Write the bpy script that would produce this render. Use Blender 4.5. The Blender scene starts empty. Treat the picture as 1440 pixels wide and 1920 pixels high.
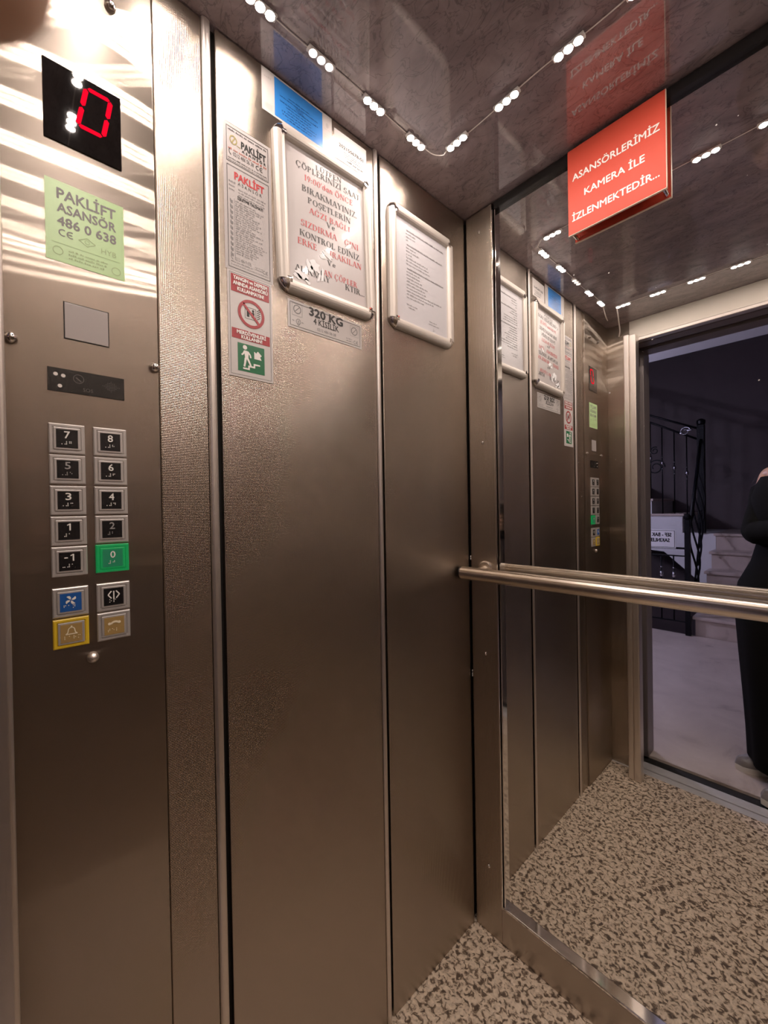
import bpy, bmesh, math, random
from mathutils import Vector, Matrix
random.seed(7)
C = bpy.context.scene.collection
SC = bpy.context.scene
PI = math.pi

# ------------------------------------------------------------------ camera, world, exposure
CAM = Vector((0.740328, 0.0, 1.274269))
CR = Vector((0.67386843, 0.73865038, -0.01723239)).normalized()    # camera right
CU = Vector((0.00623064, 0.01764128, 0.99982497)).normalized()     # camera up
CF = Vector((-0.7388251, 0.67385785, -0.00728564)).normalized()    # camera forward
cam_data = bpy.data.cameras.new('camera')
cam_data.sensor_fit = 'HORIZONTAL'
cam_data.sensor_width = 36.0
cam_data.lens = 36.0 * 759.0843 / 1440.0
cam_data.clip_start = 0.002
cam_data.dof.use_dof = True
cam_data.dof.focus_distance = 1.1
cam_data.dof.aperture_fstop = 20.0
cam = bpy.data.objects.new('camera', cam_data)
C.objects.link(cam)
cam.matrix_world = Matrix(((CR.x, CU.x, -CF.x, CAM.x), (CR.y, CU.y, -CF.y, CAM.y), (CR.z, CU.z, -CF.z, CAM.z), (0, 0, 0, 1)))
SC.camera = cam

world = bpy.data.worlds.new('world')
SC.world = world
world.use_nodes = True
world.node_tree.nodes['Background'].inputs[0].default_value = (0.35, 0.38, 0.6, 1)
world.node_tree.nodes['Background'].inputs[1].default_value = 0.02
SC.view_settings.view_transform = 'Standard'
SC.view_settings.look = 'None'
SC.view_settings.gamma = 1.0
SC.view_settings.exposure = 0.0
SC.view_settings.use_curve_mapping = False
LED_POWER = 300.0
LED_COLOR = (1.0, 0.86, 0.77)
LANDING_POWER = 175.0
cy = SC.cycles
cy.max_bounces = 16
cy.glossy_bounces = 14
cy.diffuse_bounces = 6
cy.transmission_bounces = 6
cy.sample_clamp_indirect = 3.0
cy.blur_glossy = 0.6
cy.use_denoising = True
cy.denoising_input_passes = 'RGB_ALBEDO'

# ------------------------------------------------------------------ room numbers (metres)
W = 1.05        # car width (x)
YB = 1.0278     # back panel face
YM = 1.042      # mirror glass
YF = -0.104     # front return face
H = 2.15        # ceiling
XP = 0.0067     # control panel face


# ------------------------------------------------------------------ materials
def new_mat(name):
    m = bpy.data.materials.new(name)
    m.use_nodes = True
    nt = m.node_tree
    return m, nt, nt.nodes['Principled BSDF']


def setp(b, **k):
    names = {'color': 'Base Color', 'metal': 'Metallic', 'rough': 'Roughness', 'spec': 'Specular IOR Level', 'coat': 'Coat Weight',
             'coatr': 'Coat Roughness', 'aniso': 'Anisotropic', 'ecol': 'Emission Color', 'estr': 'Emission Strength', 'sss': 'Subsurface Weight'}
    for a, v in k.items():
        if a in ('color', 'ecol') and len(v) == 3:
            v = (*v, 1)
        b.inputs[names[a]].default_value = v


def flat(name, color, rough=0.5, metal=0.0, **k):
    m, nt, b = new_mat(name)
    setp(b, color=color, rough=rough, metal=metal, **k)
    return m


def nd(nt, t, **props):
    n = nt.nodes.new(t)
    for a, v in props.items():
        if a.startswith('i_'):
            n.inputs[a[2:]].default_value = v
        else:
            setattr(n, a, v)
    return n


def math_node(nt, op, a=None, b=None):
    n = nt.nodes.new('ShaderNodeMath')
    n.operation = op
    for i, v in enumerate((a, b)):
        if v is None:
            continue
        if isinstance(v, (int, float)):
            n.inputs[i].default_value = v
        else:
            nt.links.new(v, n.inputs[i])
    return n.outputs[0]


def ramp(nt, fac, stops):
    r = nt.nodes.new('ShaderNodeValToRGB')
    el = r.color_ramp.elements
    while len(el) > 1:
        el.remove(el[-1])
    el[0].position, el[0].color = stops[0][0], (*stops[0][1], 1)
    for p, c in stops[1:]:
        e = el.new(p)
        e.color = (*c, 1)
    nt.links.new(fac, r.inputs[0])
    return r.outputs[0]


def steel_dimpled(name, base=(0.475, 0.41, 0.35), rough=0.24, axis='y', pitch=0.0040, strength=0.9):
    m, nt, b = new_mat(name)
    setp(b, color=base, metal=1.0, rough=rough)
    geo = nd(nt, 'ShaderNodeNewGeometry')
    sep = nd(nt, 'ShaderNodeSeparateXYZ')
    nt.links.new(geo.outputs['Position'], sep.inputs[0])
    u = sep.outputs['Y' if axis == 'y' else 'X']
    v = sep.outputs['Z']
    k = 2 * PI / pitch
    su = math_node(nt, 'SINE', math_node(nt, 'MULTIPLY', math_node(nt, 'ADD', u, v), k * 0.7))
    sv = math_node(nt, 'SINE', math_node(nt, 'MULTIPLY', math_node(nt, 'SUBTRACT', u, v), k * 0.7))
    h = math_node(nt, 'MULTIPLY', su, sv)
    bump = nd(nt, 'ShaderNodeBump')
    bump.inputs['Strength'].default_value = strength
    bump.inputs['Distance'].default_value = 0.00022
    nt.links.new(h, bump.inputs['Height'])
    # slow waviness of thin sheet
    nz = nd(nt, 'ShaderNodeTexNoise')
    nz.inputs['Scale'].default_value = 3.0
    nz.inputs['Detail'].default_value = 1.0
    nt.links.new(geo.outputs['Position'], nz.inputs['Vector'])
    bump2 = nd(nt, 'ShaderNodeBump')
    bump2.inputs['Strength'].default_value = 0.12
    bump2.inputs['Distance'].default_value = 0.01
    nt.links.new(nz.outputs[0], bump2.inputs['Height'])
    nt.links.new(bump.outputs[0], bump2.inputs['Normal'])
    nt.links.new(bump2.outputs[0], b.inputs['Normal'])
    # rubbed, greasy patches
    nz2 = nd(nt, 'ShaderNodeTexNoise')
    nz2.inputs['Scale'].default_value = 9.0
    nz2.inputs['Detail'].default_value = 4.0
    nt.links.new(geo.outputs['Position'], nz2.inputs['Vector'])
    mr = nd(nt, 'ShaderNodeMapRange')
    mr.inputs['To Min'].default_value = rough - 0.02
    mr.inputs['To Max'].default_value = rough + 0.05
    nt.links.new(nz2.outputs[0], mr.inputs[0])
    nt.links.new(mr.outputs[0], b.inputs['Roughness'])
    return m


def steel_brushed(name, base=(0.48, 0.415, 0.355), rough=0.16, stretch=0.93):
    """vertical brushing: reflections stay sharp vertically and smear sideways"""
    m, nt, b = new_mat(name)
    g = nd(nt, 'ShaderNodeBsdfAnisotropic')
    g.inputs['Color'].default_value = (*base, 1)
    g.inputs['Roughness'].default_value = rough
    g.inputs['Anisotropy'].default_value = stretch
    t = nd(nt, 'ShaderNodeCombineXYZ')
    t.inputs[2].default_value = 1.0
    nt.links.new(t.outputs[0], g.inputs['Tangent'])
    nt.nodes.remove(b)
    # satin haze of the handled sheet under the sharp brushing
    h = nd(nt, 'ShaderNodeBsdfAnisotropic')
    h.inputs['Color'].default_value = (*base, 1)
    h.inputs['Roughness'].default_value = 0.36
    mx = nd(nt, 'ShaderNodeMixShader')
    mx.inputs[0].default_value = 0.30
    nt.links.new(g.outputs[0], mx.inputs[1])
    nt.links.new(h.outputs[0], mx.inputs[2])
    nt.links.new(mx.outputs[0], nt.nodes['Material Output'].inputs[0])
    return m


def ceiling_mat():
    m, nt, b = new_mat('dark_marbled_laminate')
    geo = nd(nt, 'ShaderNodeNewGeometry')
    nz = nd(nt, 'ShaderNodeTexNoise')
    nz.inputs['Scale'].default_value = 7.0
    nz.inputs['Detail'].default_value = 9.0
    nz.inputs['Roughness'].default_value = 0.62
    nz.inputs['Distortion'].default_value = 1.2
    mp = nd(nt, 'ShaderNodeMapping')
    mp.inputs['Scale'].default_value = (1.0, 1.7, 1.0)
    mp.inputs['Rotation'].default_value = (0, 0, 0.5)
    nt.links.new(geo.outputs['Position'], mp.inputs[0])
    nt.links.new(mp.outputs[0], nz.inputs['Vector'])
    col = ramp(nt, nz.outputs[0], [(0.25, (0.13, 0.095, 0.105)), (0.5, (0.23, 0.178, 0.19)), (0.75, (0.34, 0.275, 0.285))])
    # dark crazed veins
    vor = nd(nt, 'ShaderNodeTexNoise')
    vor.inputs['Scale'].default_value = 16.0
    vor.inputs['Detail'].default_value = 6.0
    vor.inputs['Distortion'].default_value = 2.0
    nt.links.new(mp.outputs[0], vor.inputs['Vector'])
    d = math_node(nt, 'ABSOLUTE', math_node(nt, 'SUBTRACT', vor.outputs[0], 0.5))
    vein = ramp(nt, d, [(0.0, (0.45, 0.45, 0.45)), (0.025, (1, 1, 1))])
    mix = nd(nt, 'ShaderNodeMix', data_type='RGBA', blend_type='MULTIPLY')
    mix.inputs[0].default_value = 0.8
    nt.links.new(col, mix.inputs[6])
    nt.links.new(vein, mix.inputs[7])
    nt.links.new(mix.outputs[2], b.inputs['Base Color'])
    setp(b, rough=0.42, coat=1.0, coatr=0.035)
    b.inputs['Coat IOR'].default_value = 1.75
    bump = nd(nt, 'ShaderNodeBump')
    bump.inputs['Strength'].default_value = 0.25
    bump.inputs['Distance'].default_value = 0.004
    nt.links.new(vor.outputs[0], bump.inputs['Height'])
    nt.links.new(bump.outputs[0], b.inputs['Normal'])
    return m


def granite_mat():
    m, nt, b = new_mat('speckled_granite')
    geo = nd(nt, 'ShaderNodeNewGeometry')
    n1 = nd(nt, 'ShaderNodeTexNoise')
    n1.inputs['Scale'].default_value = 82.0
    n1.inputs['Detail'].default_value = 3.0
    n1.inputs['Distortion'].default_value = 0.8
    nt.links.new(geo.outputs['Position'], n1.inputs['Vector'])
    c1 = ramp(nt, n1.outputs[0], [(0.36, (0.10, 0.07, 0.05)), (0.43, (0.24, 0.175, 0.125)), (0.49, (0.60, 0.49, 0.375)), (0.70, (0.78, 0.66, 0.53))])
    n2 = nd(nt, 'ShaderNodeTexVoronoi')
    n2.inputs['Scale'].default_value = 190.0
    nt.links.new(geo.outputs['Position'], n2.inputs['Vector'])
    c2 = ramp(nt, n2.outputs['Color'], [(0.0, (0.55, 0.52, 0.5)), (0.25, (0.9, 0.9, 0.9)), (1.0, (1.1, 1.08, 1.05))])
    mix = nd(nt, 'ShaderNodeMix', data_type='RGBA', blend_type='MULTIPLY')
    mix.inputs[0].default_value = 0.75
    nt.links.new(c1, mix.inputs[6])
    nt.links.new(c2, mix.inputs[7])
    nt.links.new(mix.outputs[2], b.inputs['Base Color'])
    setp(b, rough=0.38)
    return m


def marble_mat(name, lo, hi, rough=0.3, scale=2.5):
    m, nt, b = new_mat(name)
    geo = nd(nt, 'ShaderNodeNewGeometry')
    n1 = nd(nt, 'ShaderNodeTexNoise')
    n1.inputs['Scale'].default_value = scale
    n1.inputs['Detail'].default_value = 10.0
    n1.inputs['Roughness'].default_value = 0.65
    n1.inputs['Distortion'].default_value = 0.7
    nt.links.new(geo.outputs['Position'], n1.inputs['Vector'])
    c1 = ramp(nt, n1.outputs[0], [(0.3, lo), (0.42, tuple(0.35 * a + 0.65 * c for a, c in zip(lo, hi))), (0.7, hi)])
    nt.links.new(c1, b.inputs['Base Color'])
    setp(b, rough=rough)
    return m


M = {}
M['dimple_y'] = steel_dimpled('dimpled_stainless_side', axis='y')
M['dimple_x'] = steel_dimpled('dimpled_stainless_end', axis='x')
M['brushed'] = steel_brushed('brushed_stainless')
M['satin'] = flat('satin_stainless', (0.48, 0.42, 0.37), 0.32, 1.0)
M['satin_light'] = flat('light_satin_profile', (0.78, 0.72, 0.67), 0.38, 1.0)
M['chrome'] = flat('chrome', (0.85, 0.83, 0.8), 0.07, 1.0)
M['rail'] = flat('polished_handrail_steel', (0.74, 0.66, 0.57), 0.25, 1.0)
M['mirror'] = flat('mirror_glass', (0.86, 0.86, 0.845), 0.0, 1.0)
M['dark_gap'] = flat('dark_shadow_gap', (0.012, 0.010, 0.009), 0.7)
M['black'] = flat('black_plastic', (0.012, 0.011, 0.011), 0.25)
M['black_gloss'] = flat('glossy_black_acrylic', (0.006, 0.005, 0.005), 0.03, coat=1.0, coatr=0.02)
M['ceiling'] = ceiling_mat()
M['granite'] = granite_mat()
M['white_plastic'] = flat('white_plastic', (0.8, 0.78, 0.76), 0.4)
M['cable'] = flat('pale_cable_sheath', (0.72, 0.66, 0.62), 0.4)
M['paper'] = flat('white_paper', (0.54, 0.50, 0.49), 0.35, coat=0.35, coatr=0.06)
M['paper_cool'] = flat('cool_white_paper', (0.54, 0.525, 0.545), 0.35, coat=0.35, coatr=0.06)  # white paper with the ceiling's reflection put into its colour
M['sticker_white'] = flat('white_vinyl', (0.60, 0.565, 0.545), 0.32)
M['sticker_grey'] = flat('pale_grey_vinyl', (0.52, 0.485, 0.475), 0.35)
M['torn'] = flat('bare_torn_paper', (0.88, 0.88, 0.89), 0.7)
M['ink'] = flat('black_ink', (0.02, 0.018, 0.018), 0.5)
M['ink_soft'] = flat('grey_ink', (0.22, 0.21, 0.21), 0.5)
M['ink_red'] = flat('red_ink', (0.52, 0.055, 0.06), 0.45)
M['ink_pale'] = flat('pale_grey_ink', (0.5, 0.47, 0.45), 0.5)
M['red_band'] = flat('dark_red_vinyl', (0.36, 0.022, 0.03), 0.35)
M['green_vinyl'] = flat('green_vinyl', (0.012, 0.15, 0.06), 0.35)
M['blue_vinyl'] = flat('blue_vinyl', (0.035, 0.22, 0.62), 0.35)
M['ink_blue'] = flat('dark_blue_ink', (0.012, 0.07, 0.25), 0.4)
M['gold_ink'] = flat('olive_gold_ink', (0.35, 0.30, 0.12), 0.4)
M['sign_red'] = flat('red_acrylic', (0.62, 0.075, 0.042), 0.5, spec=0.35)
M['sign_edge'] = flat('pale_acrylic_edge', (0.8, 0.62, 0.5), 0.3)
M['white_ink'] = flat('white_lettering', (0.85, 0.82, 0.78), 0.4)
M['frame_alu'] = flat('silver_anodised_frame', (0.58, 0.53, 0.48), 0.5, 0.35)
M['green_sticker'] = flat('glow_green_vinyl', (0.50, 0.72, 0.36), 0.3)
M['btn'] = flat('button_grey_metal', (0.60, 0.57, 0.55), 0.36, 0.55)
M['btn_black'] = flat('button_black_face', (0.012, 0.011, 0.012), 0.2)
M['btn_blue'] = flat('button_blue_face', (0.02, 0.10, 0.36), 0.25)
M['btn_tan'] = flat('button_ochre_face', (0.38, 0.25, 0.09), 0.3)
M['btn_yellow'] = flat('button_yellow_bezel', (0.72, 0.50, 0.03), 0.3)
M['btn_green'] = flat('lit_green_bezel', (0.01, 0.30, 0.09), 0.3, ecol=(0.01, 0.5, 0.13), estr=0.16)
M['btn_green_face'] = flat('lit_green_face', (0.02, 0.20, 0.10), 0.3, ecol=(0.02, 0.3, 0.13), estr=0.12)
M['num'] = flat('white_numeral', (0.85, 0.84, 0.8), 0.35)
M['num_worn'] = flat('worn_grey_numeral', (0.35, 0.34, 0.33), 0.4)
M['num_gold'] = flat('cream_numeral', (0.85, 0.76, 0.55), 0.35)
M['digit'] = flat('lit_red_segment', (0.02, 0.0, 0.0), 0.6, spec=0.0, ecol=(1.0, 0.004, 0.03), estr=0.95)
M['panel_window'] = flat('grey_emergency_light_lens', (0.42, 0.38, 0.37), 0.22)
M['led'] = flat('lit_led_chip', (1, 1, 1), 0.4, ecol=LED_COLOR, estr=LED_POWER)
M['led_dim'] = flat('dim_led_chip', (1, 1, 1), 0.4, ecol=LED_COLOR, estr=1.5)
M['header'] = flat('beige_grey_header_panel', (0.50, 0.46, 0.41), 0.5, 0.4)
M['jamb'] = flat('brown_grey_painted_steel', (0.20, 0.17, 0.17), 0.35, 0.3)
M['sill'] = flat('worn_aluminium_sill', (0.60, 0.58, 0.56), 0.5, 0.35)
M['landing_floor'] = marble_mat('worn_beige_marble', (0.30, 0.24, 0.21), (0.62, 0.53, 0.48), 0.28)
M['stair_marble'] = marble_mat('beige_stair_marble', (0.42, 0.34, 0.30), (0.60, 0.50, 0.45), 0.3)
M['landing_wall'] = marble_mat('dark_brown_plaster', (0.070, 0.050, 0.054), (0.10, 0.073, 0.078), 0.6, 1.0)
M['landing_white'] = flat('white_painted_plaster', (0.74, 0.74, 0.76), 0.6)
M['iron'] = flat('black_wrought_iron', (0.005, 0.005, 0.007), 0.4, 0.0, spec=0.2)
M['iron_bright'] = flat('silver_tipped_iron', (0.6, 0.6, 0.66), 0.2, 1.0)
M['lamp'] = flat('lit_opal_globe', (1, 1, 1), 0.4, ecol=(0.72, 0.68, 1.0), estr=LANDING_POWER)
M['skin'] = flat('skin', (0.62, 0.36, 0.24), 0.45)
M['cloth'] = flat('black_cloth', (0.006, 0.006, 0.006), 0.9, spec=0.1)
M['hair'] = flat('red_brown_hair', (0.09, 0.03, 0.018), 0.4)
M['shoe'] = flat('grey_shoe_leather', (0.22, 0.20, 0.19), 0.35)
M['sole'] = flat('white_rubber_sole', (0.72, 0.68, 0.62), 0.5)
M['eye'] = flat('eye_white', (0.8, 0.78, 0.75), 0.2)
M['lip'] = flat('lips', (0.45, 0.14, 0.12), 0.4)


# ------------------------------------------------------------------ mesh helper
class MB:
    def __init__(s):
        s.v, s.f, s.mi = [], [], []
        s.side = 1

    def add(s, verts, faces, mi=0):
        o = len(s.v)
        s.v += [tuple(p) for p in verts]
        for f in faces:
            s.f.append(tuple(i + o for i in f))
            s.mi.append(mi)
        return s

    def box(s, a, b, mi=0):
        (x0, y0, z0), (x1, y1, z1) = [tuple(map(min, zip(a, b))), tuple(map(max, zip(a, b)))]
        v = [(x0, y0, z0), (x1, y0, z0), (x1, y1, z0), (x0, y1, z0), (x0, y0, z1), (x1, y0, z1), (x1, y1, z1), (x0, y1, z1)]
        return s.add(v, [(0, 3, 2, 1), (4, 5, 6, 7), (0, 1, 5, 4), (1, 2, 6, 5), (2, 3, 7, 6), (3, 0, 4, 7)], mi)

    def poly(s, pts, mi=0):
        # overlapping pieces of printed marks get a hair's breadth of their own so they never coincide
        P = [Vector(p) for p in pts]
        nrm = Vector((0, 0, 0))
        for i in range(len(P)):
            nrm += P[i].cross(P[(i + 1) % len(P)])
        if nrm.length > 0:
            s.k = (getattr(s, 'k', 0) + 1) % 13
            sg = 1 if max(nrm, key=abs) * (s.side or 1) > 0 else -1
            P = [p + nrm.normalized() * sg * s.k * 1.6e-5 for p in P]
        return s.add(P, [tuple(range(len(P)))], mi)

    def tube(s, pts, r, n=12, mi=0, caps=True):
        pts = [Vector(p) for p in pts]
        rs = r if isinstance(r, (list, tuple)) else [r] * len(pts)
        rings = []
        up = None
        for i, p in enumerate(pts):
            t = (pts[min(i + 1, len(pts) - 1)] - pts[max(i - 1, 0)]).normalized()
            if up is None:
                up = Vector((0, 0, 1)) if abs(t.z) < 0.9 else Vector((1, 0, 0))
            a = t.cross(up)
            if a.length < 1e-6:
                a = t.cross(Vector((1, 0.3, 0)))
            a.normalize()
            b = a.cross(t).normalized()
            up = b
            rings.append([p + rs[i] * (math.cos(2 * PI * k / n) * a + math.sin(2 * PI * k / n) * b) for k in range(n)])
        v = [q for rg in rings for q in rg]
        f = []
        for i in range(len(pts) - 1):
            for k in range(n):
                f.append((i * n + k, i * n + (k + 1) % n, (i + 1) * n + (k + 1) % n, (i + 1) * n + k))
        if caps:
            f.append(tuple(range(n - 1, -1, -1)))
            f.append(tuple((len(pts) - 1) * n + k for k in range(n)))
        return s.add(v, f, mi)

    def lathe(s, base, axis, prof, n=20, mi=0):
        # prof: list of (distance along axis, radius)
        base, t = Vector(base), Vector(axis).normalized()
        a = t.orthogonal().normalized()
        b = t.cross(a)
        v = []
        for d, r in prof:
            for k in range(n):
                v.append(base + t * d + r * (math.cos(2 * PI * k / n) * a + math.sin(2 * PI * k / n) * b))
        f = []
        for i in range(len(prof) - 1):
            for k in range(n):
                f.append((i * n + k, i * n + (k + 1) % n, (i + 1) * n + (k + 1) % n, (i + 1) * n + k))
        f.append(tuple(range(n - 1, -1, -1)))
        f.append(tuple((len(prof) - 1) * n + k for k in range(n)))
        return s.add(v, f, mi)

    def prism(s, pts, vec, mi=0):
        n = len(pts)
        vec = Vector(vec)
        v = [Vector(p) for p in pts] + [Vector(p) + vec for p in pts]
        f = [tuple(range(n - 1, -1, -1)), tuple(range(n, 2 * n))]
        f += [(i, (i + 1) % n, n + (i + 1) % n, n + i) for i in range(n)]
        return s.add(v, f, mi)

    def sphere(s, c, r, nu=16, nv=10, mi=0):
        c = Vector(c)
        rr = r if isinstance(r, (tuple, list)) else (r, r, r)
        v = []
        for j in range(nv + 1):
            th = PI * j / nv
            for i in range(nu):
                ph = 2 * PI * i / nu
                v.append((c.x + rr[0] * math.sin(th) * math.cos(ph), c.y + rr[1] * math.sin(th) * math.sin(ph), c.z + rr[2] * math.cos(th)))
        f = []
        for j in range(nv):
            for i in range(nu):
                f.append((j * nu + i, (j + 1) * nu + i, (j + 1) * nu + (i + 1) % nu, j * nu + (i + 1) % nu))
        return s.add(v, f, mi)

    def build(s, name, mats, parent=None, smooth=False, bevel=0.0, seg=2, loc=None):
        me = bpy.data.meshes.new(name)
        vs = s.v
        if loc is not None:
            vs = [(p[0] - loc[0], p[1] - loc[1], p[2] - loc[2]) for p in vs]
        me.from_pydata([tuple(p) for p in vs], [], s.f)
        for m in (mats if isinstance(mats, (list, tuple)) else [mats]):
            me.materials.append(m)
        for i, p in enumerate(me.polygons):
            p.material_index = s.mi[i]
            p.use_smooth = smooth
        bm = bmesh.new()
        bm.from_mesh(me)
        bmesh.ops.remove_doubles(bm, verts=bm.verts, dist=1e-6)
        bmesh.ops.recalc_face_normals(bm, faces=bm.faces)
        bm.to_mesh(me)
        bm.free()
        me.update()
        o = bpy.data.objects.new(name, me)
        C.objects.link(o)
        if loc is not None:
            o.location = loc
        if parent:
            attach(o, parent)
        if bevel:
            md = o.modifiers.new('bevel', 'BEVEL')
            md.width, md.segments, md.limit_method = bevel, seg, 'ANGLE'
            md.angle_limit = 0.7
        return o


def world_loc(o):
    m = Matrix.Identity(4)
    while o is not None:
        m = o.matrix_basis @ m
        if o.parent is not None:
            m = o.matrix_parent_inverse @ m
        o = o.parent
    return m


def attach(o, parent):
    o.parent = parent
    # meshes are written in world coordinates: undo the parent's own placement
    o.matrix_parent_inverse = world_loc(parent).inverted()


def tag(o, label, cat, group=None, kind=None):
    o['label'] = label
    o['category'] = cat
    if group:
        o['group'] = group
    if kind:
        o['kind'] = kind
    return o


def thing(name, label, cat, loc=(0, 0, 0), group=None):
    o = bpy.data.objects.new(name, None)
    C.objects.link(o)
    o.empty_display_size = 0.05
    o.location = loc
    return tag(o, label, cat, group)


def struct(o, label=None):
    o['kind'] = 'structure'
    if label:
        o['label'] = label
        o['category'] = o.name.split('_')[0]
    return o


# planes for flat graphics: (u, v) -> world, lifted d off the surface
def on_left(d=0.0):
    return lambda u, v: (d, u, v)


def on_back(y):
    return lambda u, v: (u, y, v)


# ------------------------------------------------------------------ lettering
_cache = {}


def sans(txt):
    if txt in _cache:
        return _cache[txt]
    cu = bpy.data.curves.new('t', 'FONT')
    cu.body = txt
    cu.resolution_u = 2
    o = bpy.data.objects.new('t', cu)
    C.objects.link(o)
    dg = bpy.context.evaluated_depsgraph_get()
    me = o.evaluated_get(dg).to_mesh()
    vs = [tuple(v.co) for v in me.vertices]
    fs = [tuple(p.vertices) for p in me.polygons]
    o.evaluated_get(dg).to_mesh_clear()
    bpy.data.objects.remove(o)
    bpy.data.curves.remove(cu)
    _cache[txt] = (vs, fs)
    return vs, fs


def cap_h():
    vs, _ = sans('H')
    return max(v[1] for v in vs)


def text(mb, txt, T, u0, u1, v0, h, mi=0, bold=0.0, rot=0.0):
    """sans letters between u0 and u1 on baseline v0 with capital height h"""
    vs, fs = sans(txt)
    if not vs:
        return
    a, b = min(v[0] for v in vs), max(v[0] for v in vs)
    sx = (u1 - u0) / (b - a)
    sy = h / cap_h()
    offs = [(0, 0)] if not bold else [(-bold, 0), (bold, 0), (0, bold), (0, -bold)]
    o0 = Vector(T(0, 0))
    nrm = (Vector(T(1, 0)) - o0).cross(Vector(T(0, 1)) - o0).normalized()
    for k, (du, dv) in enumerate(offs):
        mb.add([Vector(T(u0 + (v[0] - a) * sx + du, v0 + v[1] * sy + dv + rot * (v[0] - a) * sx)) + nrm * (k * 2e-5) for v in vs], fs, mi)


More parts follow.
